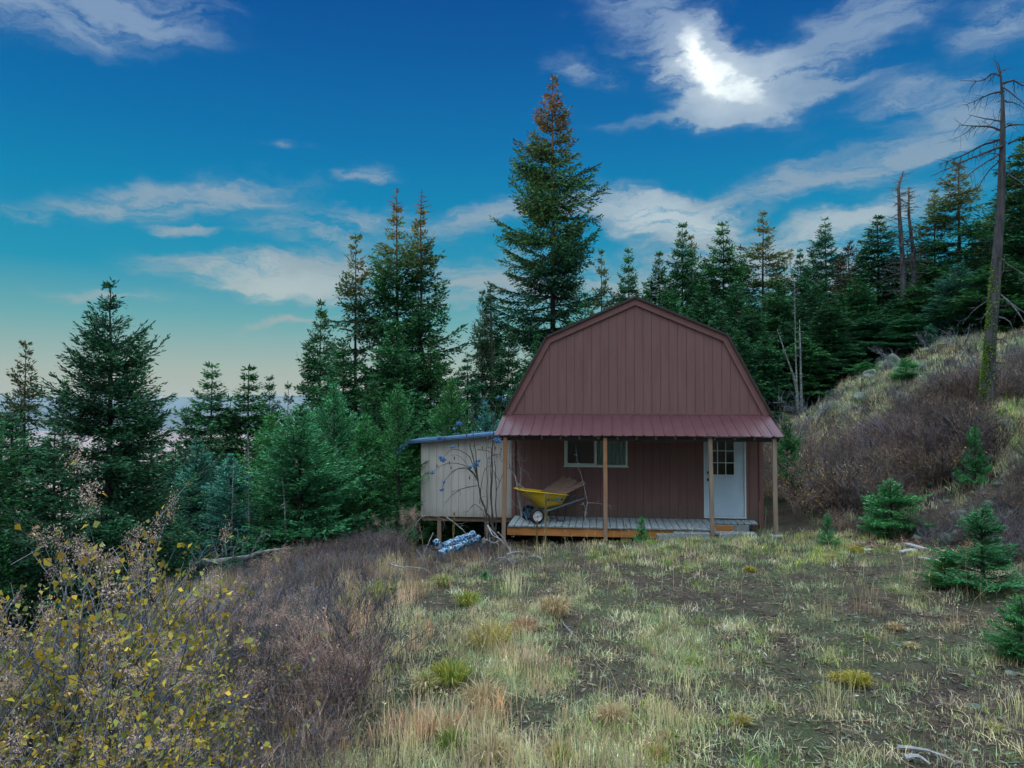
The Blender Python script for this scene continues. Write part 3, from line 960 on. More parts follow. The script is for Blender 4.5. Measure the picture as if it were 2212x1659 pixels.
put('riser', MB().box(e1 + .05, s_at(1617, .6), -.575, -.54, -.12, DZ - .037).mesh(.004), M['deck'], dk)

# cinder blocks lying in front of the beam
def cinder(s, d, z, rz, label):
    m_ = MB()
    L, W, H = .39, .19, .19
    m_.box(-L / 2, L / 2, -W / 2, -W / 2 + .03, 0, H); m_.box(-L / 2, L / 2, W / 2 - .03, W / 2, 0, H)
    for a in (-L / 2, -.018, L / 2 - .036): m_.box(a, a + .036, -W / 2 + .03, W / 2 - .03, 0, H)
    p = HC + ex * s - ey * d
    o = put('cinder_block', m_.mesh(.006), M['block'], None, label, 'cinder block', 'cinder blocks along the porch edge', loc=(p.x, p.y, gz(p.x, p.y) - z))
    o.rotation_euler = (0, 0, YAW + rz)
    return o
for i, (px, dd) in enumerate([(1437, 1.62), (1474, 1.60), (1510, 1.63)]):
    cinder(s_at(px, dd), dd, .03, R([3, -4, 2][i]), ['grey cinder block furthest left of the three below the deck beam', 'middle grey cinder block of the three below the deck beam', 'grey cinder block below the beam beside the post at the door'][i])
cinder(s_at(1573, 1.45), 1.45, .06, R(5), 'grey cinder block in front of the wooden step below the door')

# ------------------------------------------------------------ shed
shed = hroot('shed', 'beige grooved-panel shed raised on posts at the left side of the cabin', 'shed')
sdp = -1.7
Ls, Rs = s_at(910, sdp), -WH - .01
zb = z_at(1117, -4, sdp)
zl, zr = z_at(951, Ls, sdp), z_at(932, Rs, sdp)
topf = lambda s: zl + (zr - zl) * (s - Ls) / (Rs - Ls)
m_ = MB(); groove_wall(m_, None, Ls, Rs, zb, topf, y0=-sdp, phase=Ls + .02)
put('front_wall', m_.mesh(), M['shed_siding'], shed)
m_ = MB(); y0 = -sdp + .0015
m_.hexa([(Ls, y0, zb), (Rs, y0, zb), (Rs, y0 + .03, zb), (Ls, y0 + .03, zb)], [(Ls, y0, zl - .004), (Rs, y0, zr - .004), (Rs, y0 + .03, zr - .004), (Ls, y0 + .03, zl - .004)])
put('wall_backing', m_.mesh(), M['shed_groove'], shed)
m_ = MB(); y1 = y0 + 3.2
m_.hexa([(Ls, y0 + .031, zb), (Ls + .04, y0 + .031, zb), (Ls + .04, y1, zb), (Ls, y1, zb)], [(Ls, y0 + .031, zl - .004), (Ls + .04, y0 + .031, zl), (Ls + .04, y1, zl), (Ls, y1, zl - .004)])
m_.hexa([(Ls + .04, y1 - .04, zb), (Rs, y1 - .04, zb), (Rs, y1, zb), (Ls + .04, y1, zb)], [(Ls + .04, y1 - .04, zl), (Rs, y1 - .04, zr), (Rs, y1, zr), (Ls + .04, y1, zl)])
put('side_wall', m_.mesh(), M['shed_siding'], shed)
put('floor', MB().box(Ls + .041, Rs, y0 + .031, y1 - .041, zb, zb + .06).mesh(), M['shed_groove'], shed)
put('skid_beam', MB().box(Ls + .02, Rs - .02, y0 + .06, y0 + .15, zb - .13, zb - .002).mesh(), M['post'], shed)
# metal roof: ribbed edge towards the viewer, bent eave flap on the left
m_ = MB(); so_ = .42
ol = Ls - so_; zol = topf(ol)
for (yy0, yy1, up0, up1) in ((y0 - .16, y1 + .15, .004, .020),):
    m_.hexa([(ol, yy0, zol + up0), (Rs + .1, yy0, topf(Rs + .1) + up0), (Rs + .1, yy1, topf(Rs + .1) + up0), (ol, yy1, zol + up0)],
            [(ol, yy0, zol + up1), (Rs + .1, yy0, topf(Rs + .1) + up1), (Rs + .1, yy1, topf(Rs + .1) + up1), (ol, yy1, zol + up1)])
put('roof', m_.mesh(), M['shed_metal'], shed)
m_ = MB()
m_.hexa([(ol, y0 - .175, zol - .055), (Rs + .05, y0 - .175, topf(Rs + .05) - .055), (Rs + .05, y0 - .162, topf(Rs + .05) - .055), (ol, y0 - .162, zol - .055)],
        [(ol, y0 - .175, zol + .03), (Rs + .05, y0 - .175, topf(Rs + .05) + .03), (Rs + .05, y0 - .162, topf(Rs + .05) + .03), (ol, y0 - .162, zol + .03)])
m_.hexa([(ol, y0 - .19, zol - .02), (Rs + .05, y0 - .19, topf(Rs + .05) - .02), (Rs + .05, y0 - .176, topf(Rs + .05) - .02), (ol, y0 - .176, zol - .02)],
        [(ol, y0 - .19, zol - .005), (Rs + .05, y0 - .19, topf(Rs + .05) - .005), (Rs + .05, y0 - .176, topf(Rs + .05) - .005), (ol, y0 - .176, zol - .005)])
put('fascia', m_.mesh(), M['shed_metal'], shed)
m_ = MB()
fx, fz = ol - .30, zol - .26
for (a, b) in ((0, .004), (.03, .034)):
    pass
m_.add([(ol + .02, y0 - .19, zol + .02), (ol + .02, y0 + 2.6, zol + .02), (fx, y0 + 2.6, fz), (fx, y0 - .19, fz),
        (ol + .10, y0 - .19, zol - .09), (fx + .10, y0 - .19, fz - .10),
        (ol + .02, y0 + 2.6, zol + .015), (fx, y0 + 2.6, fz - .005)],
       [(0, 1, 2, 3), (0, 3, 5, 4)])
me_ = m_.mesh(); put('bent_eave', me_, M['shed_metal'], shed)
md = shed.children[-1]
sol = md.modifiers.new('thickness', 'SOLIDIFY'); sol.thickness = .008
for px in (950, 1052):
    s = s_at(px, sdp - .1); p = HC + ex * s - ey * (sdp - .1)
    zg = gz(p.x, p.y)
    put('stilt', MB().box(s - .055, s + .055, y0 + .05, y0 + .16, zg + .1, zb - .1305).mesh(.004), M['post'], shed)
    put('pier_block', MB().hexa([(s - .17, y0 - .07, zg - .05), (s + .17, y0 - .07, zg - .05), (s + .17, y0 + .27, zg - .05), (s - .17, y0 + .27, zg - .05)],
                                [(s - .1, y0, zg + .16), (s + .1, y0, zg + .16), (s + .1, y0 + .2, zg + .16), (s - .1, y0 + .2, zg + .16)]).mesh(.01), M['block'], shed)
# ------------------------------------------------------------ conifers
FIR = [(.028, .142, .066), (.046, .19, .086), (.075, .25, .105), (.014, .072, .038)]
YOUNG = [(.050, .26, .095), (.080, .34, .12), (.125, .42, .14), (.028, .16, .070)]
TEAL = [(.055, .24, .17), (.085, .31, .22), (.040, .18, .13), (.12, .36, .26)]
GOLD = [(.10, .085, .018), (.14, .105, .02), (.05, .075, .03), (.03, .07, .035)]
RUST = [(.13, .07, .045), (.10, .055, .035), (.05, .06, .035)]


def conifer(seed, h, Rr, nbr, pal, base=.06, taper=.85, el_top=38, el_bot=-12, up=.22, irr=.22, shoot=.085, leafL=.12, leafW=.034,
            per=6, sl=.42, gap=.0, trunk_r=None, double=None, dead_top=0.0, tipcol=None, lean=0.0, flat=.5):
    """returns (trunk mesh, crown mesh) of a conifer standing at the origin"""
    r = np.random.default_rng(seed)
    tr = trunk_r or h * .0135
    stems = [(0.0, 0.0, h, 1.0)] if not double else [(-double / 2, 0, h, .85), (double / 2, .0, h * .995, .85)]
    TV = NB(); CV = NB()
    barkc = [(.055, .047, .043), (.075, .066, .06), (.04, .035, .032)]
    for (ox, oy, hh, rs) in stems:
        K = 14
        tt = np.linspace(0, 1, K)
        wob = np.cumsum(r.normal(0, h * .0022, (K, 2)), 0)
        cx = ox * np.minimum(1, tt * 5) + wob[:, 0] + lean * tt * h; cy = oy + wob[:, 1]
        rad = tr * (1 - tt) ** .9 + .008
        P = np.stack([cx, cy, tt * hh], 1)
        V, F_ = segs(P[:-1], P[1:], rad[:-1], rad[1:], 8)
        TV.add(V, F_, barkc[0])
        # whorls
        cb = base * hh; ctop = hh * (1 - dead_top)
        nb = int(nbr / len(stems))
        t = np.sort(r.random(nb)) ** .92
        nw = max(15, int((hh - cb) / .42))
        t = np.round(t * nw) / nw + r.normal(0, .14 / nw, nb)
        t = np.clip(t, 0, .995)
        z0 = cb + (ctop - cb) * t
        azb = r.random(nb) * 2 * math.pi
        wl = 1 + irr * r.standard_normal(nw + 3)[np.clip((t * nw).astype(int), 0, nw + 2)] * .8
        sec = 1 + irr * 1.2 * (vnoise(azb * 1.1 + 3, t * 9 + seed, seed) - .5) * 2
        kk = taper
        L = Rr * rs * (1 - np.exp(-kk * (1 - t))) / (1 - math.exp(-kk)) * (.30 + .70 * sstep(-.02, .13, 1 - t)) * (1 - .25 * np.exp(-t * 14)) * wl * sec * (.78 + .35 * r.random(nb)) + .07
        L = np.clip(L, .07, Rr * 1.35)
        if gap > 0:
            keep = r.random(nb) > gap; t, z0, azb, L = t[keep], z0[keep], azb[keep], L[keep]; nb = len(t)
        el = R(el_bot) + (R(el_top) - R(el_bot)) * t ** 1.3 + r.normal(0, R(7), nb)
        bx = np.interp(z0 / hh, tt, cx); by = np.interp(z0 / hh, tt, cy)
        hd = np.stack([np.cos(azb), np.sin(azb)], 1)
        upc = up * (1 + .4 * r.standard_normal(nb))

        def bp(u, i):
            rr = L[i] * u * np.cos(el[i])
            zz = z0[i] + L[i] * (u * np.sin(el[i]) - upc[i] * .45 * u + upc[i] * u ** 2.2)
            sw = L[i] * .10 * np.sin(u * 3 + i) * u
            return np.stack([bx[i] + hd[i, 0] * rr - hd[i, 1] * sw, by[i] + hd[i, 1] * rr + hd[i, 0] * sw, zz], -1)
        idx = np.arange(nb)
        uu = [0, .3, .6, .85, 1.0]
        for a, b in zip(uu[:-1], uu[1:]):
            V, F_ = segs(bp(a, idx), bp(b, idx), .006 + L * .011 * (1 - a), .005 + L * .011 * (1 - b), 3)
            TV.add(V, F_, np.repeat(pick(r, barkc, nb, .2), 6, 0))
        # side shoots
        cnt = np.maximum(3, (L / shoot)).astype(int) * 2
        ib = np.repeat(idx, cnt)
        m = len(ib)
        first = np.repeat(np.cumsum(cnt) - cnt, cnt)
        q = (np.arange(m) - first) / np.repeat(cnt, cnt)
        u = .10 + .90 * np.clip(q + r.normal(0, .02, m), 0, 1)
        side = np.where(np.arange(m) % 2 == 0, 1.0, -1.0)
        P0 = bp(u, ib); P1 = bp(np.minimum(u + .05, 1.05), ib)
        T = unit(P1 - P0)
        hz = np.stack([-hd[ib, 1], hd[ib, 0], np.zeros(m)], 1)
        ang = R(52) * (1 - .55 * u) + r.normal(0, .16, m)
        droop = -.14 + r.normal(0, .16, m)
        Dm = unit(T * np.cos(ang)[:, None] + hz * (side * np.sin(ang))[:, None] + np.array([0, 0, 1.]) * droop[:, None])
        Ls = (sl * L[ib] * (1 - u) ** .75 * (.45 + .55 * np.minimum(1, u * 4)) + leafL * 1.0) * (.65 + .6 * r.random(m))
        Ls = np.minimum(Ls, .75 * max(1.0, Rr / 2.5))
        # needle tufts on shoots
        k = np.maximum(2, (Ls / leafL * per / 3)).astype(int)
        is_ = np.repeat(np.arange(m), k); mm = len(is_)
        f2 = np.repeat(np.cumsum(k) - k, k)
        v = ((np.arange(mm) - f2) + r.random(mm) * .8) / np.repeat(k, k)
        PP = P0[is_] + Dm[is_] * (v * Ls[is_])[:, None]
        PP[:, 2] -= .25 * Ls[is_] * v ** 2 * flat
        s2 = np.where(r.random(mm) < .5, 1.0, -1.0) * np.abs(r.normal(.55, .25, mm))
        LD = unit(Dm[is_] + np.cross(Dm[is_], np.array([0, 0, 1.])) * s2[:, None] + r.normal(0, .22, (mm, 3)))
        NN = unit(np.array([0, 0, 1.]) + r.normal(0, .75, (mm, 3)))
        c = pick(r, pal, mm, .22)
        bc = pick(r, [(1, 1, 1)], nb, .34)[ib][is_]
        c = c * bc
        if tipcol is not None:  # brown cones plus low-sun warmth painted into the upper needles
            tz = np.clip((PP[:, 2] / h - tipcol[0]) / (tipcol[1] - tipcol[0]), 0, 1)[:, None]
            tz = tz * (r.random((mm, 1)) < .8)
            c = c * (1 - tz) + np.array(tipcol[2]) * tz * (.7 + .6 * r.random((mm, 1)))
        V, F_ = leaves(PP, LD, NN, leafL * (.7 + .6 * r.random(mm)), leafW * (.7 + .6 * r.random(mm)))
        CV.add(V, F_, np.repeat(c, 4, 0))
        # leader
        nt_ = 14
        zt = hh - r.random(nt_) * .5
        a2 = r.random(nt_) * 6.28
        V, F_ = leaves(np.stack([np.full(nt_, cx[-1]), np.full(nt_, cy[-1]), zt], 1), np.stack([np.cos(a2) * .7, np.sin(a2) * .7, np.full(nt_, .8)], 1),
                       r.normal(0, 1, (nt_, 3)), leafL * 1.1, leafW)
        if dead_top == 0: CV.add(V, F_, np.repeat(pick(r, pal, nt_), 4, 0))
        # dead twigs on a bare top
        if dead_top > 0:
            nd = 46
            zt = hh * (1 - dead_top * 1.1) + hh * dead_top * 1.08 * r.random(nd); a2 = r.random(nd) * 6.28
            l2 = (.12 + .5 * (1 - (zt - hh * (1 - dead_top)) / (hh * dead_top))) * (.5 + r.random(nd) * .6)
            A = np.stack([np.full(nd, cx[-1]), np.full(nd, cy[-1]), zt], 1)
            B = A + np.stack([np.cos(a2) * l2, np.sin(a2) * l2, l2 * .15], 1)
            V, F_ = segs(A, B, .012, .004, 3); TV.add(V, F_, (.09, .05, .04))
    return TV.mesh(), CV.mesh()


PROTO = {}
def proto(key, **kw):
    tm, cm = conifer(**kw)
    tm.materials.append(M['bark_tint']); cm.materials.append(M['needles'])
    PROTO[key] = (tm, cm, kw['h'], kw['Rr'])


M['bark_tint'] = M['twig']
FINE = dict(shoot=.095, leafL=.18, leafW=.060, per=6, sl=.48)
proto('tall', seed=3, h=17.5, Rr=2.75, nbr=494, pal=FIR, base=.03, taper=2.6, el_top=22, el_bot=-10, up=.20, irr=.46, gap=.16, tipcol=(.80, .95, (.21, .10, .035)), **FINE)
proto('tallpair', seed=8, gap=.20, h=11.8, Rr=2.6, nbr=598, pal=FIR, base=.04, taper=2.4, el_top=24, el_bot=-12, up=.20, irr=.26, double=.95, dead_top=.06, tipcol=(.74, 1.05, (.17, .12, .035)), **FINE)
proto('mid_a', seed=14,  h=10.5, Rr=2.0, nbr=345, pal=FIR, base=.05, taper=1.9, el_top=22, el_bot=-12, irr=.26, **FINE)
proto('mid_b', seed=21,  h=10.5, Rr=1.8, nbr=310, pal=FIR, base=.05, taper=2.3, el_top=20, el_bot=-16, irr=.25, **FINE)
proto('mid_c', seed=33, h=10.5, Rr=2.2, nbr=287, pal=FIR, base=.04, taper=1.5, el_top=24, el_bot=-10, irr=.32, gap=.12, **FINE)
proto('open', seed=41, tipcol=(.6, 1.1, (.12, .09, .04)), h=10.5, Rr=1.9, nbr=195, pal=FIR, base=.10, taper=1.9, el_top=20, el_bot=-8, irr=.34, gap=.12, **FINE)
proto('warm', seed=45, h=10.5, Rr=2.0, nbr=229, pal=FIR, base=.10, taper=1.9, el_top=20, el_bot=-8, irr=.32, gap=.10, tipcol=(.4, .95, (.15, .15, .035)), **FINE)
proto('rust', seed=47, h=9, Rr=1.2, nbr=149, pal=RUST, base=.2, taper=3, irr=.35, gap=.2, el_bot=-25, **FINE)
proto('spruce', seed=55, h=6.9, Rr=2.75, nbr=330, pal=FIR, base=.05, taper=0.45, el_top=26, el_bot=-8, up=.30, irr=.22, shoot=.07, leafL=.115, leafW=.034, per=6, sl=.40, trunk_r=.11)
proto('spire', seed=61, h=6.9, Rr=1.5, nbr=170, pal=FIR, base=.06, taper=0.9, el_top=26, el_bot=-8, up=.28, irr=.24, shoot=.085, leafL=.13, leafW=.038, per=5, gap=.05)
proto('young_a', seed=71, h=5.0, Rr=1.5, nbr=260, pal=YOUNG, base=.02, taper=1.8, el_top=55, el_bot=5, up=.15, irr=.22, shoot=.07, leafL=.11, leafW=.026, per=6, flat=.2)
proto('young_b', seed=77, h=5.0, Rr=1.1, nbr=220, pal=YOUNG, base=.02, taper=2, el_top=60, el_bot=8, up=.15, irr=.25, shoot=.07, leafL=.11, leafW=.026, per=6, flat=.2)
proto('young_t', seed=83, h=5.0, Rr=1.35, nbr=240, pal=TEAL, base=.02, taper=1.9, el_top=55, el_bot=5, up=.15, irr=.22, shoot=.07, leafL=.11, leafW=.026, per=6, flat=.2)
proto('sapling_a', seed=91, h=1.4, Rr=.62, nbr=90, pal=YOUNG, base=.01, taper=1.1, el_top=48, el_bot=4, up=.12, irr=.30, shoot=.022, leafL=.05, leafW=.012, per=8, sl=.5, flat=.1, trunk_r=.022)
proto('sapling_b', seed=97, h=1.4, Rr=.50, nbr=80, pal=YOUNG, base=.01, taper=.9, el_top=48, el_bot=10, up=.12, irr=.35, shoot=.022, leafL=.05, leafW=.012, per=8, sl=.5, flat=.1, trunk_r=.022)


def tree(key, px, py, Y, label, hw=None, group=None, cat='fir tree', name='fir_tree', rz=None, zoff=-.1, x_y=None):
    """apex seen at (px,py) at depth Y; hw = half width in px of the widest part"""
    tm, cm, h0, r0 = PROTO[key]
    x, y, ztop = at(px, py, Y)
    zb = gz(x, y) + zoff
    H = ztop - zb
    sz = H / h0
    sx = sz if hw is None else (hw / F * Y) / r0 * (1.0 if key in ('tall', 'tallpair', 'open') else 1.08)
    o = empty(name, (x, y, zb), label, cat, group, rz=rng.random() * 6.28 if rz is None else rz)
    o.scale = (sx, sx, sz)
    t_ = bpy.data.objects.new('trunk', tm); link(t_); t_.parent = o
    c_ = bpy.data.objects.new('crown', cm); link(c_); c_.parent = o
    return o


GL, GR, GS = 'firs on the slope left of the cabin', 'firs of the wood behind the cabin and hill', 'young conifers around the clearing'
T = tree
# --- left of the cabin
T('spruce', 237, 618, 15.6, 'broad dark spruce with a sharp spire, the largest conifer in the left third', 225, GL, 'spruce tree', 'spruce_tree', rz=.4)
T('open', 60, 742, 24, 'thin open-crowned fir with a bare lower trunk at the far left', 80, GL)
T('spire', 138, 828, 23, 'short pointed fir tucked between the far-left fir and the broad spruce', 60, GL)
T('spruce', -60, 830, 14.5, 'dark spruce cut off by the left edge of the view', 170, GL, 'spruce tree', 'spruce_tree', rz=2.0)
T('mid_b', 455, 790, 29, 'dark cone-shaped fir on the skyline right of the broad spruce, left of its twin', 84, GL)
T('mid_b', 537, 796, 29, 'round-topped fir on the skyline over a long pale trunk, left of the thin spire', 84, GL)
T('mid_b', 585, 818, 31, 'slim spire of a fir just right of the round-topped skyline fir', 52, GL)
T('spire', 402, 886, 28, 'low dark fir standing alone against the far blue hills', 62, GL)
T('spire', 497, 862, 33, 'small distant fir top between the two round skyline firs', 50, GL)
T('spire', 622, 835, 33, 'thin-topped small fir at the skyline left of the bright young firs', 48, GL)
T('mid_c', 330, 905, 21, 'dark fir behind the right flank of the broad spruce', 95, GL)
T('young_t', 425, 955, 19.5, 'blue-green young fir in the second row right of the broad spruce', 95, GS)
T('young_t', 500, 985, 18.6, 'small blue-green young fir above the fallen birch', 75, GS)
T('young_a', 650, 880, 18.6, 'bright green bushy young fir above the bend of the fallen birch', 120, GS)
T('young_b', 585, 905, 20, 'narrow bright young fir left of the bushy bright one', 70, GS)
T('young_a', 722, 838, 20.5, 'tall bright young fir below the lowest limbs of the slender fir', 90, GS)
T('young_b', 790, 905, 20, 'slim mid-green young fir right of the tall bright one', 62, GS)
T('young_b', 862, 838, 19.8, 'narrow light green young fir standing behind the shed corner', 58, GS)
T('young_a', 975, 825, 21.5, 'light green young fir rising above the shed roof', 75, GS)
T('young_t', 1048, 870, 21.5, 'small blue-green young fir between the shed roof and the gambrel roof', 60, GS)
T('mid_b', 688, 655, 29, 'dark fir leaning out at the left foot of the tall group', 62, GL)
T('open', 765, 513, 27, 'slender see-through fir with tan cone-bearing, sun-tinted tips left of the twin-topped fir', 88, GL)
T('tallpair', 886, 404, 27, 'twin-topped tall fir with two parallel trunks', 118, GL, rz=.05)
T('mid_a', 850, 700, 25, 'dense dark fir at the foot of the twin-topped fir', 100, GL)
T('mid_c', 930, 735, 26, 'dark low fir right of the foot of the twin-topped fir', 78, GL)
T('mid_b', 740, 745, 25.5, 'dense dark fir below the slender see-through fir', 80, GL)
T('open', 1040, 632, 31, 'narrow fir with a bare reddish spike between the twin-topped and the tallest fir', 45, GL)
T('mid_b', 1062, 628, 32, 'pointed fir half hidden behind the left side of the tallest fir', 48, GL)
T('mid_c', 1098, 690, 29, 'low dark fir left of the tallest fir above the shed', 62, GL)
T('mid_a', 600, 930, 24, 'dark fir behind the bright young firs', 90, GL)
T('mid_a', 1010, 780, 27, 'dense dark fir behind the light green young fir', 70, GL)
# --- the tallest and the wood behind
T('tall', 1192, 166, 31, 'tallest fir of all, its rust-brown cone-laden tip tinted sun-warm, left of the cabin roof', 112, GR, rz=1.2)
T('mid_c', 1265, 640, 29, 'dark fir at the right foot of the tallest fir, touching the roof slope', 70, GR)
T('warm', 1300, 545, 35, 'golden-brown fir top right beside the tallest fir', 48, GR)
T('mid_b', 1358, 543, 35, 'small dark pointed fir above the roof ridge', 50, GR)
T('spire', 1405, 640, 36, 'tiny thin spire just right of the roof ridge', 30, GR)
T('mid_a', 1472, 488, 33, 'tall fir with a warm-tinted top, first right of the roof ridge', 66, GR)
T('warm', 1496, 512, 34, 'thinner tawny fir leaning on the first tall fir right of the ridge', 44, GR)
T('mid_b', 1562, 486, 33, 'dark pointed fir, third along the skyline right of the ridge', 68, GR)
T('warm', 1648, 463, 34, 'tall fir with golden flecks over the right roof slope', 72, GR)
T('spire', 1695, 560, 36, 'small distant fir between the golden-flecked fir and the pale thin trunk', 34, GR)
T('mid_b', 1732, 541, 33, 'short dark spire of a fir over the pale thin trunk', 40, GR)
T('mid_c', 1783, 474, 32, 'tall thin-tipped fir in the middle of the right-hand wood', 64, GR)
T('rust', 1832, 525, 33, 'dead rust-brown fir among the green ones', 38, GR, 'dead fir', 'dead_fir')
T('rust', 1815, 560, 30, 'lower rust-brown dying fir beside the dead one', 34, GR, 'dead fir', 'dead_fir')
T('mid_a', 1895, 470, 31, 'dense broad fir left of the pair of bare snags', 84, GR)
T('open', 1958, 520, 30, 'green-skirted fir standing behind the pair of bare snags', 60, GR)
T('warm', 2015, 412, 29, 'golden-lit narrow fir right of the pair of bare snags', 56, GR)
T('open', 2074, 350, 28, 'open layered fir with a long bare leader left of the big dead tree', 92, GR)
T('young_t', 2069, 572, 25, 'blue-green full fir on the hill crest left of the big dead tree', 82, GR)
T('warm', 2130, 470, 29, 'fir behind the trunk of the big dead tree', 70, GR)
T('mid_a', 2212, 300, 26, 'tall dark fir at the right edge behind the big dead tree', 112, GR)
T('mid_c', 2165, 560, 24, 'broad low fir at the right edge below the tall dark one', 110, GR)
T('young_t', 2010, 700, 24.5, 'tiny bluish fir at the left end of the hill crest', 22, GR)
# second row filling the wood
FILL = [(1425, 560, 35, 60), (1520, 560, 35, 60), (1600, 545, 35, 60), (1675, 575, 35, 60), (1755, 555, 34, 60), (1860, 560, 33, 64), (1925, 575, 32, 64), (1990, 540, 31, 64), (2100, 520, 30, 80), (2170, 430, 30, 80), (2040, 620, 26, 80), (1960, 680, 25.5, 74), (1600, 720, 25, 74), (1520, 720, 26, 70), (2140, 660, 24.5, 84),
        (1395, 640, 33, 60), (1440, 600, 31, 62), (1515, 610, 30, 64), (1590, 590, 30, 70), (1620, 650, 27, 74), (1680, 620, 29, 66), (1705, 690, 27, 70), (1760, 610, 28, 68),
        (1790, 660, 26.5, 78), (1850, 600, 28.5, 76), (1880, 680, 27, 76), (1930, 640, 27.5, 74), (1985, 610, 27, 74), (1345, 640, 32, 55), (1560, 670, 28, 70), (2040, 560, 29, 70), (1290, 690, 31, 62),
        (1650, 730, 25.5, 70), (1740, 740, 25.5, 72), (1830, 740, 25.5, 66), (2110, 600, 28, 80), (1120, 800, 25, 55), (900, 850, 23, 80), (810, 820, 23.5, 80), (1160, 720, 28, 60), (1225, 700, 30, 60),
        (540, 960, 23, 70), (380, 960, 20.5, 80), (460, 930, 25, 70), (700, 930, 23, 80), (20, 900, 18, 100), (120, 930, 18, 110), (265, 930, 22, 80), (1480, 700, 27.5, 60), (1400, 700, 29, 60)]
for i, (px, py, Y, hw) in enumerate(FILL):
    left = px < 1250
    T(['mid_a', 'mid_b', 'mid_c', 'mid_a'][i % 4], px, py + (i * 37 % 23) - 11, Y, 'dark fir crowded in the shaded lower layer ' + ('of the slope left of the cabin' if left else 'of the wood behind the cabin and hill'), hw,
      'shaded understorey firs on the left slope' if left else 'shaded understorey firs in the right-hand wood')
# --- saplings on the clearing and hill
def sap(key, px, py, pyb, Y, hw, label):
    x, y, zt = at(px, py, Y); zb = gz(x, y) - .02
    tm, cm, h0, r0 = PROTO[key]
    o = empty('fir_sapling', (x, y, zb), label, 'sapling', 'fir saplings on the clearing', rz=rng.random() * 6)
    o.scale = (hw / F * Y / r0, hw / F * Y / r0, (zt - zb) / h0)
    for nm, me in (('trunk', tm), ('crown', cm)):
        c_ = bpy.data.objects.new(nm, me); link(c_); c_.parent = o
sap('sapling_a', 1925, 1042, 1165, 15.0, 72, 'bushy green fir sapling at the foot of the hill behind the small litter patch')
sap('sapling_b', 2120, 1100, 1275, 10.6, 84, 'large fluffy bright green fir sapling with a dry flower stalk, right side of the clearing')
sap('sapling_a', 2040, 1195, 1275, 10.9, 42, 'small green fir sapling hugging the left foot of the large fluffy one')
sap('sapling_a', 2205, 1292, 1400, 8.0, 66, 'low green fir sapling cut by the right edge')
sap('sapling_b', 1787, 1112, 1185, 14.4, 19, 'slim upright fir sapling right of the porch')
sap('sapling_a', 1957, 775, 868, 21.2, 36, 'dark green round fir sapling on the hill slope')
sap('sapling_a', 1871, 782, 850, 24.0, 34, 'fir sapling at the dark edge of the hill crest')
sap('sapling_b', 1386, 1118, 1165, 15.6, 16, 'tiny fir seedling in front of the porch deck')
sap('sapling_b', 1048, 1232, 1262, 12.6, 14, 'tiny fir seedling below the brush heap')
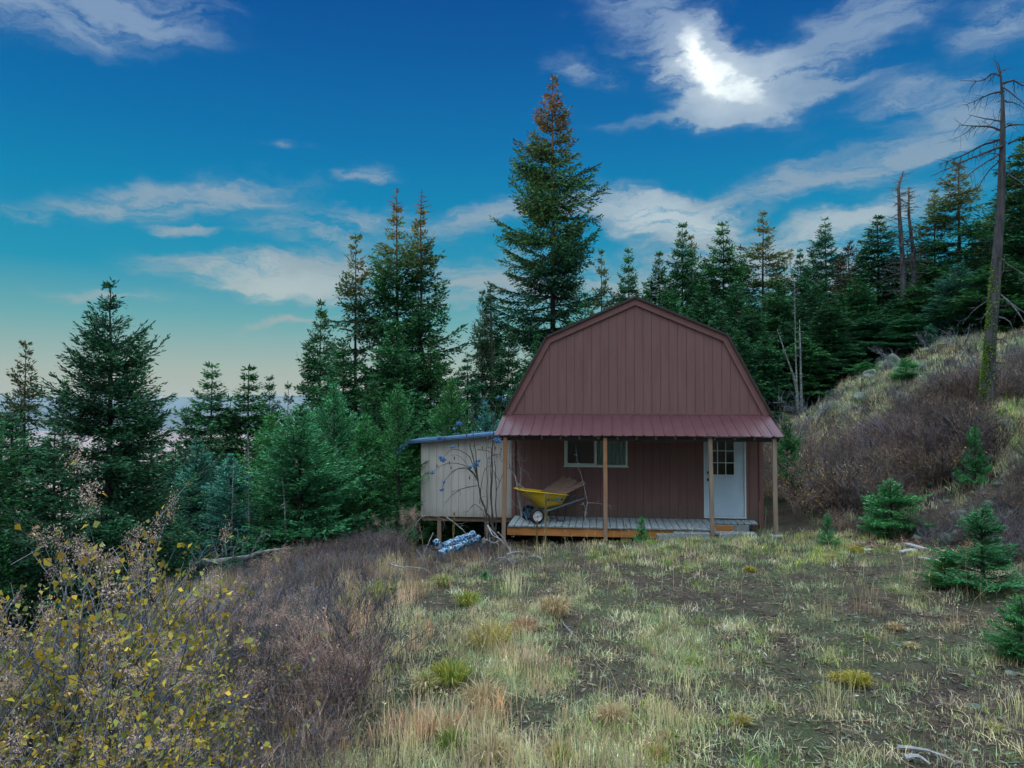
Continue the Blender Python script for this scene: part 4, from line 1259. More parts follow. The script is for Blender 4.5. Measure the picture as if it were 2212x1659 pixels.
# ------------------------------------------------------------ shrubs, brush, grass
def shrub(seed, h, w, nst, twigpal, leafpal=None, nleaf=0, leafL=.03, leafW=.02, plume=0, plumepal=None, tw=2.2, r0=.007, sub=2, arch=.35, leaf_hi=0.0, plsz=.09):
    """many-stemmed bush: returns arrays (twigs), arrays (leaves)"""
    r = np.random.default_rng(seed)
    A = NB(); Lf = NB()
    K = 6
    a = r.random(nst) * 6.28; rr = np.sqrt(r.random(nst)) * w * .25
    base = np.stack([np.cos(a) * rr, np.sin(a) * rr, np.full(nst, -.05)], 1)
    out = np.stack([np.cos(a), np.sin(a), np.zeros(nst)], 1) * (w * (.35 + .65 * r.random(nst)))[:, None] * .75
    H = h * (.65 + .4 * r.random(nst))
    nodes = []
    for k in range(K + 1):
        t = k / K
        p = base + out * t ** (1 + arch) + np.array([0, 0, 1.]) * (H * (t - arch * .35 * t * t) / (1 - arch * .35))[:, None]
        p = p + r.normal(0, .012 * h, p.shape) * (k > 0)
        nodes.append(p)
    rad = r0 * (.7 + .6 * r.random(nst))
    tips = [nodes[-1]]; sprouts = []
    for k in range(K):
        t = k / K
        V, F_ = segs(nodes[k], nodes[k + 1], rad * (1 - .8 * t), rad * (1 - .8 * (k + 1) / K), 3)
        A.add(V, F_, np.repeat(pick(r, twigpal, nst), 6, 0))
        if k >= 1: sprouts.append((nodes[k], nodes[k + 1] - nodes[k], (1 - .5 * t)))
    P = np.concatenate([s[0] for s in sprouts]); D = unit(np.concatenate([s[1] for s in sprouts])); Q = np.repeat([s[2] for s in sprouts], nst)
    allp = [nodes[-1], nodes[-2]]
    for lev in range(sub):
        n = int(len(P) * tw)
        i = r.integers(0, len(P), n)
        d = unit(D[i] + r.normal(0, .55, (n, 3)) + np.array([0, 0, .35]))
        l = h * .22 * (.5 + r.random(n)) * (.6 ** lev)
        p0 = P[i] + D[i] * (r.random(n) * .1 * h)[:, None]; p1 = p0 + d * l[:, None]
        V, F_ = segs(p0, p1, r0 * .45 * .6 ** lev + .0006, r0 * .25 * .6 ** lev + .0005, 3)
        A.add(V, F_, np.repeat(pick(r, twigpal, n), 6, 0))
        P, D = p1, d; allp.append(p1); allp.append((p0 + p1) / 2)
    AP = np.concatenate(allp)
    zs = h / np.percentile(AP[:, 2], 99)
    A.V = [v * np.array([1, 1, zs]) for v in A.V]; AP = AP * np.array([1, 1, zs])
    if nleaf:
        if leaf_hi: 
            sel = AP[AP[:, 2] > h * leaf_hi]; AP2 = sel if len(sel) else AP
        else: AP2 = AP
        i = r.integers(0, len(AP2), nleaf)
        p = AP2[i] + r.normal(0, .010 * h, (nleaf, 3))
        V, F_ = leaves(p, r.normal(0, 1, (nleaf, 3)) + np.array([0, 0, -.2]), r.normal(0, 1, (nleaf, 3)) + np.array([0, -.6, .8]), leafL * (.6 + .8 * r.random(nleaf)), leafW * (.6 + .8 * r.random(nleaf)), mid=.45, lift=.16)
        Lf.add(V, F_, np.repeat(pick(r, leafpal, nleaf), 4, 0))
    if plume:
        tp = AP[np.argsort(-(AP[:, 2] + r.normal(0, .12 * h, len(AP))))[:plume]]
        n = 110
        i = np.repeat(np.arange(len(tp)), n)
        sz = plsz * (.6 + .7 * r.random(len(tp)))[i]
        p = tp[i] + r.normal(0, 1, (len(i), 3)) * np.array([.42, .42, .62]) * sz[:, None] * .62
        V, F_ = leaves(p, r.normal(0, 1, (len(i), 3)) + np.array([0, 0, .6]), r.normal(0, 1, (len(i), 3)), sz * .17, sz * .06)
        Lf.add(V, F_, np.repeat(pick(r, plumepal, len(i), .2), 4, 0))
    return A, Lf


TW_GREY = [(.17, .19, .23), (.11, .125, .16), (.27, .28, .31), (.06, .065, .08)]
TW_PURP = [(.19, .15, .15), (.13, .11, .12), (.28, .22, .21), (.07, .06, .065)]
TW_RED = [(.24, .155, .14), (.17, .12, .125), (.30, .22, .19), (.10, .085, .09)]
TW_TAN = [(.36, .28, .20), (.27, .21, .16), (.44, .36, .27), (.17, .13, .11)]
L_YEL = [(.50, .37, .035), (.36, .30, .04), (.26, .28, .05), (.52, .34, .04), (.20, .22, .06), (.34, .24, .05), (.18, .17, .05)]
L_BRN = [(.28, .14, .09), (.20, .11, .08), (.16, .10, .08), (.34, .21, .13)]
PL = [(.48, .34, .28), (.40, .28, .23), (.58, .43, .35), (.32, .23, .20)]


def bush(name, label, cat, x, y, A, Lf, group=None, rz=0, sc=1.0, z=None):
    o = empty(name, (x, y, gz(x, y) if z is None else z), label, cat, group, rz=rz)
    o.scale = (sc, sc, sc)
    put('stems', A if isinstance(A, bpy.types.Mesh) else A.mesh(), M['twig'], o)
    if Lf is not None and (isinstance(Lf, bpy.types.Mesh) or Lf.n): put('leaves', Lf if isinstance(Lf, bpy.types.Mesh) else Lf.mesh(), M['leaf'], o)
    return o


# yellow-leaved foreground bushes, bottom left: each one its own thing
FB = [shrub(s, 1.9, 1.25, 34, TW_GREY, L_YEL, 2100, .044, .034, 30, PL, tw=2.2, r0=.008, sub=2, arch=.3, plsz=.10) for s in (201, 202, 203)]
FBM = [(a.mesh(), l.mesh()) for a, l in FB]
for a, l in FBM: a.materials.append(M['twig']); l.materials.append(M['leaf'])
YB = [  # px of the crown top, py, depth, scale hint, label
    (30, 1100, 5.6, 'tallest yellow-leaved bush at the far left edge with tan seed plumes'),
    (150, 1160, 6.0, 'yellow-leaved bush second from the left edge, thick tan plumes on top'),
    (262, 1180, 6.4, 'yellow-leaved bush whose lone plume stands out against the dark spruce'),
    (60, 1320, 4.7, 'yellow-leaved bush lower down against the left edge'),
    (215, 1370, 5.0, 'yellow-leaved bush in the middle of the lower left corner'),
    (320, 1420, 5.4, 'yellow-leaved bush at the right side of the yellow thicket'),
    (120, 1500, 4.2, 'dense yellow-leaved bush at the bottom left corner'),
    (270, 1560, 4.5, 'yellow-leaved bush at the bottom edge, right of the corner one'),
    (20, 1560, 3.9, 'yellow-leaved bush cut off by the bottom left corner'),
    (385, 1500, 5.4, 'sparser yellow-leaved bush where the yellow thicket meets the grey brush'),
    (300, 1290, 7.4, 'plumed bush with few yellow leaves behind the yellow thicket'),
]
for i, (px, py, Y, lb) in enumerate(YB):
    x, y, zt = at(px, py, Y); zg = gz(x, y); sc = (zt - zg) / (2.0 if px < 170 else 2.2)
    a, l = FBM[i % 3]
    o = bush('yellow_shrub', lb, 'shrub', x, y, a, l, 'yellow-leaved bushes in the lower left', rz=i * 2.1, sc=1)
    o.scale = (min(sc, 1.15) * 1.05, min(sc, 1.15) * 1.05, sc)
# rusty plumed shrubs
PB = [shrub(s, 1.3, 1.0, 18, TW_PURP, L_BRN + L_YEL[:1], 60, .035, .022, 30, [(.36, .24, .19), (.28, .20, .17), (.44, .32, .26)], r0=.007, plsz=.12) for s in (221, 222)]
PBM = [(a.mesh(), l.mesh()) for a, l in PB]
for a, l in PBM: a.materials.append(M['twig']); l.materials.append(M['leaf'])
for i, (px, py, Y, lb) in enumerate([
    (560, 1215, 9.6, 'rust-plumed shrub with the pinkest heads, below the fallen birch'), (500, 1262, 9.2, 'rust-plumed shrub left of the pinkest-headed one'),
    (610, 1280, 8.8, 'rust-plumed shrub with dark stems beside the grass mound'), (440, 1330, 8.0, 'rust-plumed shrub above the yellow thicket edge'),
    (700, 1300, 9.4, 'low rust-plumed shrub nearest the grass mound'), (380, 1275, 10.4, 'tan-plumed shrub at the edge of the dark spruce'),
    (840, 1095, 16.6, 'small tan-plumed shrub at the lower left corner of the shed'), (560, 1390, 7.2, 'grey-brown plumed shrub in the middle of the left brush'),
    (470, 1450, 6.4, 'plumed shrub with brown heads above the bottom left dark brush'), (640, 1420, 7.2, 'dark-stemmed plumed shrub in the purple brush')]):
    x, y, zt = at(px, py, Y); zg = gz(x, y); sc = max(.35, (zt - zg) / 1.38)
    a, l = PBM[i % 2]
    o = bush('plumed_shrub', lb, 'shrub', x, y, a, l, 'rust-plumed shrubs in the left brush', rz=i * 1.7)
    o.scale = (.95, .95, sc * .98)

# brush too dense to count
def zone_left(x, y):
    """1 where the purple-grey brush grows on the left"""
    edge = np.interp(y, [3, 5, 6, 8, 10.8, 12, 13, 15, 15.8, 17, 19, 22], [-.9, -1.1, -1.3, -1.6, -2.7, -2.6, -1.9, -1.2, -.3, -.3, 0, 0])
    edge = edge + (fbm(y * 1.3, x * 0 + 3, 77, 3) - .5) * 1.2
    return sstep(edge + .35, edge - .35, x)


def in_view(x, y, m=1.15):
    return (np.abs(x / y) < .7 * m)


BR = []
for s, pal, h, w, lp in ((301, TW_PURP, .62, .50, L_BRN), (302, TW_GREY, .70, .55, L_BRN), (303, TW_PURP, .50, .55, L_BRN), (304, TW_TAN, .60, .40, PL), (305, TW_RED, .65, .6, L_BRN)):
    a, l = shrub(s, h, w, 22, pal, lp, 70, .022, .014, 0, None, tw=2.0, r0=.0042, sub=2, arch=.25)
    V1, F1, C1 = a.arrays(); V2, F2, C2 = l.arrays()
    BR.append((np.concatenate([V1, V2]), np.concatenate([F1, F2 + len(V1)]), np.concatenate([C1, C2])))


def brush(name, label, n, xr, yr, maskf, protos, smin, smax, seed, cat='brush', sizef=None):
    r = np.random.default_rng(seed)
    x = r.uniform(xr[0], xr[1], n); y = yr[0] + (yr[1] - yr[0]) * r.random(n)
    keep = (r.random(n) < maskf(x, y)) & in_view(x, y) 
    x, y = x[keep], y[keep]; z = ground_z(x, y)
    out = NB(); pi = r.integers(0, len(protos), len(x))
    for k, pr in enumerate(protos):
        s_ = pi == k
        if not s_.any(): continue
        XYZ = np.stack([x[s_], y[s_], z[s_] - .02], 1); m = len(XYZ)
        szf = (sizef(x[s_], y[s_]) if sizef else 1.0)
        tm = .55 + .95 * r.random((m, 1)) * np.ones((1, 3)); tm = tm * (1 + r.normal(0, .06, (m, 3)))
        V, F_, C = scatter(BR[pr], XYZ, r.random(m) * 6.28, r.uniform(smin, smax, m) * szf, tm, r.normal(0, .12, (m, 2)))
        out.add(V, F_, C)
    print(name, len(x))
    me = out.mesh()
    return put(name, me, M['leaf'], None, label, cat, kind='stuff')


brush('brush', 'purple-grey leafless brush covering the slope at the lower left', 1150, (-9, 0), (3.2, 16), lambda x, y: zone_left(x, y) * np.clip(.95 - .028 * y, .3, 1) * (1 - .6 * sstep(9, 14, y)), [0, 1, 1, 3, 3, 1, 3], .45, 1.45, 5, sizef=lambda x, y: (1 - .5 * sstep(10.5, 13.5, y)) * (1 - .5 * sstep(-3.4, -2.4, x) * sstep(11.6, 12.6, y)))
nearheap = lambda x, y: sstep(-3.4, -2.4, x) * sstep(11.6, 12.6, y)
brush('brush', 'reddish-grey brush under and left of the raised shed', 900, (-8, .1), (12.5, 19), lambda x, y: zone_left(x, y), [0, 4, 3, 1], .55, 1.05, 6, sizef=lambda x, y: (1 - .68 * sstep(-3.2, -2.4, x)) * (1 - .6 * sstep(-4.6, -5.4, x)))


def hillm_(x, y):
    foot = sstep(6.3, 7.0, x) * sstep(15.5, 16.2, y + .25 * sstep(8.5, 9.5, x) * 4) * (1 - sstep(19.5, 22.5, y + (x - 8) * .25))
    upper = .22 * sstep(7, 8, x) * sstep(18, 19, y) * (1 - sstep(24, 26, y))
    terr = sstep(10.2, 10.9, x) * (1 - sstep(17, 18, y))
    return np.clip((foot + upper) * (.04 + .96 * sstep(.46, .56, fbm(x * .75 + 4, y * .6, 15, 3))), 0, 1) * (1 - .93 * terr)


def hillm(x, y): return hillm_(x, y) * (1 - .80 * sstep(18.6, 20.2, y))
brush('hill_brush', 'grey and reddish leafless brush at the foot of the hill right of the cabin', 2600, (6.2, 17), (14.5, 26), hillm, [0, 4, 1, 3, 4, 3], .6, 1.6, 7,
      sizef=lambda x, y: 1.2 - .8 * sstep(17, 21, y))
brush('brush', 'dark brush on the bank at the right edge', 420, (6.8, 14), (9, 14.8), lambda x, y: sstep(7.7, 8.7, x + .0 * y), [1, 2, 0], .5, 1.1, 8)


# ---- grass
def blades(n, x, y, z, r, hmin, hmax, w, pal, bend=.35, jit=.2, wts=None, hs=None):
    h = r.uniform(hmin, hmax, n) if hs is None else hs
    a = r.random(n) * 6.28
    ln = np.abs(r.normal(0, bend, n))
    base = np.stack([x, y, z - .01], 1)
    top = base + np.stack([np.cos(a) * ln * h, np.sin(a) * ln * h, h * np.cos(np.minimum(ln, 1.2))], 1)
    mid = base * .5 + top * .5 + np.stack([-np.cos(a) * ln * h * .15, -np.sin(a) * ln * h * .15, h * .10], 1)
    s = r.random(n) * 6.28
    S = np.stack([np.cos(s), np.sin(s) * .5, np.zeros(n)], 1) * (w * (.6 + .8 * r.random(n)) * .5)[:, None]
    V = np.stack([base, mid - S, top, mid + S], 1).reshape(-1, 3)
    F_ = np.arange(n * 4).reshape(n, 4)
    return V, F_, np.repeat(pick(r, pal, n, jit, wts), 4, 0)


STRAW = [(.78, .68, .38), (.62, .54, .29), (.88, .78, .50), (.44, .37, .20)]
GREEN = [(.24, .38, .08), (.34, .47, .10), (.18, .30, .08), (.48, .54, .14)]
PINK = [(.68, .46, .30), (.54, .36, .23), (.76, .55, .38)]
PALEG = [(.42, .50, .27), (.52, .58, .34), (.30, .38, .21)]
YEL = [(.66, .56, .08), (.54, .52, .08), (.44, .47, .10)]


def grass_patch(name, label, N_, xr, yr, dens, hrange, w, pal, seed, bend=.4, wts=None):
    """clumpy grass: clump centres then blades"""
    r = np.random.default_rng(seed)
    nc = N_ // 22
    cx = r.uniform(*xr, nc * 3); t = r.random(nc * 3); cy = yr[0] * (yr[1] / yr[0]) ** t
    k = (r.random(len(cx)) < dens(cx, cy)) & in_view(cx, cy)
    cx, cy = cx[k][:nc], cy[k][:nc]
    sz = r.gamma(2.0, .5, len(cx)); sz = np.clip(sz, .3, 2.6)
    cnt = (22 * sz).astype(int) + 3
    i = np.repeat(np.arange(len(cx)), cnt)
    n = len(i)
    sp = (.035 + .028 * sz)[i]
    x = cx[i] + r.normal(0, 1, n) * sp; y = cy[i] + r.normal(0, 1, n) * sp
    z = ground_z(x, y)
    hs = r.uniform(hrange[0], hrange[1], n) * (.6 + .35 * sz[i])
    cp_ = pick(r, pal, len(cx), .22, wts)[i] * (.75 + .5 * r.random((n, 1)))
    V, F_, C = blades(n, x, y, z, r, 0, 0, w, pal, bend, hs=hs)
    print(name, n)
    return put(name, np_mesh(V, F_, np.repeat(cp_, 4, 0)), M['grass'], None, label, 'grass', kind='stuff')


def meadow(x, y):
    """1 in the grassy strip, falling towards the bare soil on the right"""
    px = 1106 + F * x / y
    lft = 1 - zone_left(x, y)
    rgt = 1 - .94 * sstep(1180, 1640, px + 420 * (fbm(x * .8, y * .8, 61, 3) - .5) + 20 * (y - 9))
    patch = .10 + .90 * sstep(.40, .58, fbm(x * 1.0 + 5, y * .9, 62, 3))
    return np.clip(lft * rgt * patch * (1 - sstep(16, 17, y)) * (1 - sstep(9.0, 10, x)) * (1 - .85 * sstep(12.0, 12.9, y) * sstep(2.6, 1.6, x)), 0, 1)


grass_patch('grass', 'straw-coloured dry grass spreading over the clearing', 130000, (-3.5, 8.5), (4.9, 16.6), meadow, (.035, .13), .0062, STRAW + PALEG + PALEG[:2] + TW_TAN, 401, .85)
grass_patch('grass', 'green tufted grass among the dry straw', 46000, (-3.2, 8), (4.9, 16.6), lambda x, y: meadow(x, y) * (.2 + .8 * sstep(.45, .6, fbm(x * .7, y * .7, 64, 3))), (.035, .12), .0065, GREEN + PALEG, 402, .6)
grass_patch('grass', 'tan seed-headed grass standing in thin wisps', 14000, (-3.5, 8), (4.9, 16.8), lambda x, y: meadow(x, y) * sstep(.4, .6, fbm(x * .9 + 9, y * .6, 65, 3)), (.14, .32), .0055, PINK + STRAW, 403, .25)
grass_patch('grass', 'dry yellow-green grass in front of the porch door', 13000, (1.5, 7.4), (12.5, 15.75), lambda x, y: sstep(12, 14, y) * (.3 + .7 * sstep(.4, .6, fbm(x, y, 66, 3))), (.04, .13), .009, GREEN + YEL[2:] + STRAW + PALEG, 404, .4)
grass_patch('grass', 'rank dark weeds along the foot of the porch', 7000, (-1.6, 6.5), (12.4, 15.7), lambda x, y: sstep(12.4, 13.4, y) * (1 - .7 * sstep(3.5, 5, x)), (.04, .14), .007, TW_PURP + TW_RED + TW_TAN + PALEG[:1], 405, .3)
grass_patch('grass', 'dry grass in the left brush', 34000, (-7, -1), (5, 15), lambda x, y: zone_left(x, y) * (.25 + .75 * sstep(.45, .62, fbm(x * .7, y * .7, 67, 3))), (.14, .46), .006, STRAW + PINK + TW_TAN, 406, .3)
grass_patch('hill_grass', 'pale straw grass draped over the hill right of the cabin', 90000, (6.5, 17.5), (14.5, 25.5), lambda x, y: sstep(7, 8.5, x) * (.22 + .78 * sstep(.42, .56, fbm(x * .55 + 2, y * .5, 68, 4))) , (.06, .24), .014, STRAW[:2] + PALEG + PALEG + TW_TAN + TW_GREY, 407, .9)
grass_patch('hill_grass', 'green grass on the terrace at the right edge', 16000, (9.5, 14), (13, 17.5), lambda x, y: sstep(9.8, 10.8, x), (.08, .26), .012, GREEN + STRAW + PALEG, 408, .5)
grass_patch('grass', 'thin wisps of grass on the bare soil at the lower right', 12000, (1.5, 9), (4.9, 14), lambda x, y: .25 + .75 * sstep(.5, .65, fbm(x * 1.4, y * 1.2, 69, 3)), (.03, .13), .006, STRAW + PALEG + GREEN[:2], 409, .7)


grass_patch('grass', 'tan fluffy grass along the edge between meadow and brush', 14000, (-3.4, .4), (6.2, 11.4), lambda x, y: sstep(-.9, -.3, x - np.interp(y, [5, 6, 8, 10.8, 12, 13], [-1.1, -1.3, -1.6, -2.7, -2.6, -1.9])) * sstep(1.6, .8, x - np.interp(y, [5, 6, 8, 10.8, 12, 13], [-1.1, -1.3, -1.6, -2.7, -2.6, -1.9])) * sstep(.42, .58, fbm(x * .9, y * .8, 71, 3)), (.12, .30), .007, PINK + [(.80, .50, .28)] + STRAW[:1], 410, .4)
# individual bunchgrass tufts that stand out
def tuft(px, py, Y0, hw, pal, label, seed, tall=1.0):
    # Y0: depth solved on the ground
    Y = Y0
    for _ in range(30):
        x, y, z = at(px, py, Y); g = gz(x, y)
        Y += (z - g) * .9 * Y / 3.0
        Y = min(max(Y, 3.5), 24)
    x, y, z = at(px, py, Y); z = gz(x, y)
    r = np.random.default_rng(seed)
    rad = hw / F * Y; n = 420
    q = np.sqrt(r.random(n)) * rad * .45; a = r.random(n) * 6.28
    X = np.cos(a) * q; Yy = np.sin(a) * q
    h = rad * tall * r.uniform(.7, 1.35, n)
    lean = (q / (rad * .45)) * .9 + r.normal(0, .15, n)
    base = np.stack([X, Yy, np.full(n, -.02)], 1)
    dr = np.stack([np.cos(a), np.sin(a), np.zeros(n)], 1)
    mid = base + dr * (h * .35 * lean)[:, None] + np.array([0, 0, 1.]) * (h * .62)[:, None]
    top = base + dr * (h * 1.05 * lean)[:, None] + np.array([0, 0, 1.]) * (h * (1 - .5 * np.clip(lean, 0, 1.2)))[:, None]
    s = r.random(n) * 6.28
    S = np.stack([np.cos(s), np.sin(s) * .5, 0 * s], 1) * .0045
    V = np.stack([base, mid - S, top, mid + S], 1).reshape(-1, 3)
    me = np_mesh(V, np.arange(n * 4).reshape(n, 4), np.repeat(pick(r, pal, n, .25) * np.array([.72, .68, .66]), 4, 0))
    put('grass_tuft', me, M['grass'], None, label, 'grass tuft', 'bunchgrass tufts on the clearing', loc=(x, y, z))


TF = [(975, 1478, 52, GREEN + YEL[:1], 'round green bunchgrass tuft with pale fringe in the middle of the grass strip'), (920, 1490, 40, STRAW + GREEN[:1], 'pale straw tuft touching the left of the round green tuft'),
      (1060, 1400, 60, STRAW + YEL, 'wide blond tuft above and right of the round green tuft'), (1045, 1525, 56, STRAW, 'drooping straw tuft just below the round green tuft'),
      (1852, 1482, 34, YEL, 'bright yellow-green tuft alone on the bare soil at the right'), (1808, 1470, 20, YEL + STRAW[:1], 'small yellow tuft touching the left of the bright yellow-green one'),
      (810, 1300, 48, GREEN + STRAW, 'long green tuft on the crest of the grass mound'), (760, 1325, 45, GREEN + STRAW, 'green-and-straw tuft at the left end of the grass mound'), (860, 1290, 40, GREEN + STRAW[:2], 'green tuft at the right end of the grass mound'),
      (955, 1268, 30, GREEN + STRAW, 'green tuft under the lying grey branch'), (1010, 1310, 34, GREEN + YEL[:1], 'tuft of green and orange blades right of the grass mound'),
      (980, 1620, 45, GREEN, 'dark green tuft near the bottom of the grass strip'), (1060, 1640, 50, STRAW, 'blond tuft at the bottom edge beside the dark green one'), (930, 1590, 50, STRAW + PINK, 'wide straw tuft left of the dark green one near the bottom'),
      (700, 1590, 40, PINK, 'tan tuft in the dark brush near the bottom edge'), (1210, 1645, 34, YEL + GREEN, 'yellow-green tuft at the bottom edge below the middle'), (1420, 1640, 30, YEL + GREEN, 'tuft at the bottom edge right of the middle'),
      (1500, 1440, 22, GREEN, 'small bright green tuft on the soil right of the grass strip'), (1443, 1600, 26, GREEN + STRAW, 'green tuft with straw rim on the soil below it'), (1600, 1565, 26, STRAW + YEL, 'flat straw tuft beside a pale stone'),
      (1320, 1560, 40, PINK + STRAW, 'upright tan tuft low on the grass strip'), (1130, 1370, 40, PINK, 'pinkish upright tuft left of the middle of the strip'), (1200, 1330, 45, PINK + STRAW, 'pinkish tuft in the middle of the strip'),
      (1620, 1235, 14, YEL, 'small yellow tuft in front of the right porch post'), (1850, 1195, 18, YEL, 'yellow tuft at the foot of the hill'), (1795, 1210, 16, YEL + STRAW, 'yellow tuft below the slim sapling'),
      (1935, 1360, 18, STRAW + PINK, 'tan tuft on the soil left of the low sapling'), (1970, 1400, 16, STRAW, 'second tan tuft closer to the low sapling'), (2150, 1580, 22, GREEN + STRAW, 'greyish tuft among the stones at the lower right')]
for i, (px, py, hw, pal, lb) in enumerate(TF): tuft(px, py, 9.0, hw, pal, lb, 500 + i)
# ------------------------------------------------------------ dead trees, branches
def pt3(px, py, Y): return Vector(at(px, py, Y))


def twiggy(mb, pts, r0, r, n_tw, ltw, down=.3, rt=None):
    """tube along pts plus random fine twigs"""
    k = len(pts)
    # smooth polyline
    P = [Vector(p) for p in pts]
    out = []
    for i in range(k - 1):
        a = P[max(i - 1, 0)]; b = P[i]; c = P[i + 1]; d = P[min(i + 2, k - 1)]
        for j in range(4):
            t = j / 4
            out.append(.5 * ((2 * b) + (c - a) * t + (2 * a - 5 * b + 4 * c - d) * t * t + (3 * b - 3 * c + d - a) * t ** 3))
    out.append(P[-1])
    n = len(out)
    L = sum((out[i + 1] - out[i]).length for i in range(n - 1))
    out = [p + Vector(r.normal(0, L * .004, 3)) for p in out]
    r1 = r0 * .15 if rt is None else rt
    mb.tube(out, [r0 + (r1 - r0) * (i / (n - 1)) for i in range(n)], 6)
    for _ in range(n_tw):
        i = int(n * (.15 + .85 * r.random())) - 1; i = max(0, min(n - 2, i))
        p = out[i]; d = (out[i + 1] - out[i]).normalized()
        v = Vector(r.normal(0, 1, 3)); v = (v - d * v.dot(d)).normalized()
        q = (d * .6 + v * .9 + Vector((0, 0, -down))).normalized()
        l = ltw * (.4 + r.random())
        rr = max(r0 * .25, .003)
        m1 = p + q * l * .5 + Vector(r.normal(0, l * .06, 3))
        e = p + q * l + Vector((0, 0, -down * l * .3)) + Vector(r.normal(0, l * .08, 3))
        mb.tube([p, m1, e], [rr, rr * .7, .0015], 3, cap=False)
        if r.random() < .6:
            q2 = (q + Vector(r.normal(0, .6, 3))).normalized()
            mb.tube([m1, m1 + q2 * l * .5], [rr * .5, .0012], 3, cap=False)
    return out


def Z2(x, y): return (1800 + x * .434, 72 + y * .434)
rr = np.random.default_rng(77)
SY = 17.0
o = empty('dead_tree', at(2127, 912, SY), 'big leaning bare dead tree with green moss on its lower trunk', 'dead tree', None)
base = Vector(o.location)
base.z = gz(base.x, base.y) - .15; o.location = base
TR = [(2127, 940, 17), (2131, 880, 16), (2136, 800, 15), (2141, 740, 13.5), (2148, 640, 12.5), (2155, 560, 11.5), (2162, 450, 10), (2166, 350, 8), (2167, 270, 6), (2166, 215, 4), (2160, 165, 2.2), (2150, 133, 1)]
mb = MB()
tp = [pt3(px, py, SY) - base for px, py, w_ in TR]
tp[0] = Vector((tp[1].x - .05, 0, 0))
mb.tube([p + Vector(rr.normal(0, .012, 3)) for p in tp], [w_ * .86 / F * SY for _, _, w_ in TR], 12)
for _ in range(26):   # broken stubs
    i = rr.integers(1, 9); t = rr.random(); p = tp[i].lerp(tp[i + 1], t); w_ = TR[i][2] / F * SY
    a = rr.random() * 6.28; d = Vector((math.cos(a), math.sin(a), rr.normal(0, .3)))
    mb.tube([p + d * w_ * .8, p + d * (w_ + .05 + .15 * rr.random())], [.014, .008], 5)
put('trunk', mb.mesh(), M['snag_bark'], o, smooth=True)
BRN = [([(835, 215), (790, 200), (740, 235), (630, 235)], .028, 12), ([(845, 290), (790, 300), (720, 330), (655, 360)], .026, 16), ([(850, 440), (760, 425), (670, 405)], .022, 10),
       ([(850, 490), (780, 465), (690, 460), (620, 455)], .03, 14), ([(700, 460), (650, 500), (590, 530)], .014, 8), ([(855, 520), (760, 550), (640, 610), (520, 655)], .034, 26), ([(855, 560), (740, 600), (620, 650), (480, 715)], .034, 30),
       ([(850, 590), (740, 655), (660, 720), (590, 800)], .022, 14), ([(845, 620), (770, 690), (720, 770), (690, 850)], .018, 12), ([(840, 250), (900, 235), (949, 260), (1040, 250)], .028, 10), ([(845, 270), (890, 300), (949, 350), (1010, 420)], .02, 10),
       ([(860, 340), (910, 350), (980, 390)], .018, 8), ([(870, 460), (949, 455), (1050, 470)], .024, 10), ([(872, 550), (949, 515), (1060, 500)], .026, 10), ([(860, 330), (835, 370), (820, 440)], .014, 6), ([(835, 200), (820, 150), (795, 130)], .012, 6), ([(838, 190), (860, 175), (850, 185)], .01, 4),
       ([(870, 620), (940, 600), (1040, 640)], .022, 8), ([(865, 700), (930, 740), (1010, 820)], .02, 8), ([(845, 930), (800, 1000), (770, 1080)], .016, 8)]
for pts, r0, ntw in BRN:
    m_ = MB()
    dep = rr.normal(0, .8)
    P = []
    for i, (x, y) in enumerate(pts):
        px, py = Z2(x, y); P.append(pt3(px, py, SY + dep * i / len(pts)) - base)
    twiggy(m_, P, r0, rr, ntw, .33, .45)
    put('branch', m_.mesh(), M['snag_bark'], o)
for pts, r0, ntw in [([(835, 1120), (870, 1150), (949, 1200), (1030, 1260)], .018, 8), ([(825, 1300), (880, 1340), (949, 1440), (1010, 1560)], .02, 10), ([(825, 1410), (880, 1440), (915, 1560), (918, 1600)], .016, 5), ([(865, 1330), (949, 1390), (1040, 1430)], .016, 8), ([(850, 1100), (845, 1180), (820, 1270)], .012, 3), ([(810, 1330), (770, 1380), (730, 1440)], .009, 4), ([(820, 1290), (700, 1380), (640, 1450)], .009, 8)]:
    m_ = MB(); P = []
    dep = rr.normal(-.2, .3)
    for i, (x, y) in enumerate(pts):
        px, py = Z2(x, y); P.append(pt3(px, py, SY + dep * i / len(pts)) - base)
    twiggy(m_, P, r0, rr, ntw, .28, .4)
    put('branch', m_.mesh(), M['bark_pale'], o, label='bleached grey lower branch')
# moss and lichen clumps on the lower trunk
nb = NB(); n = 2600
t = rr.beta(1.6, 2.2, n) * 5.2; i = np.clip(t.astype(int), 0, 4); ft = t - i
tpn = np.array([list(p) for p in tp]); wn_ = np.array([q[2] * .86 / F * SY for q in TR])
i = i + 0
cen = tpn[i] * (1 - ft)[:, None] + tpn[i + 1] * ft[:, None]; rad = wn_[i] * (1 - ft) + wn_[i + 1] * ft
a = rr.normal(math.pi * 1.05, .75, n)
keep = vnoise(a * 2.2, t * 5, 5) > .34
cen, rad, a = cen[keep], rad[keep], a[keep]; n = len(a)
p = cen + np.stack([np.cos(a) * rad, np.sin(a) * rad * 1, rr.normal(0, .03, n)], 1) * np.array([1, 1, 1])
dirn = np.stack([np.cos(a), np.sin(a), rr.normal(0, .5, n)], 1)
V, F_ = leaves(p, dirn + rr.normal(0, .5, (n, 3)), rr.normal(0, 1, (n, 3)), 
 .04, .03)
nb.add(V, F_, np.repeat(pick(rr, [(.16, .30, .025), (.22, .36, .03), (.10, .22, .03)], n), 4, 0))
me = nb.mesh(); put('moss', me, M['leaf'], o)


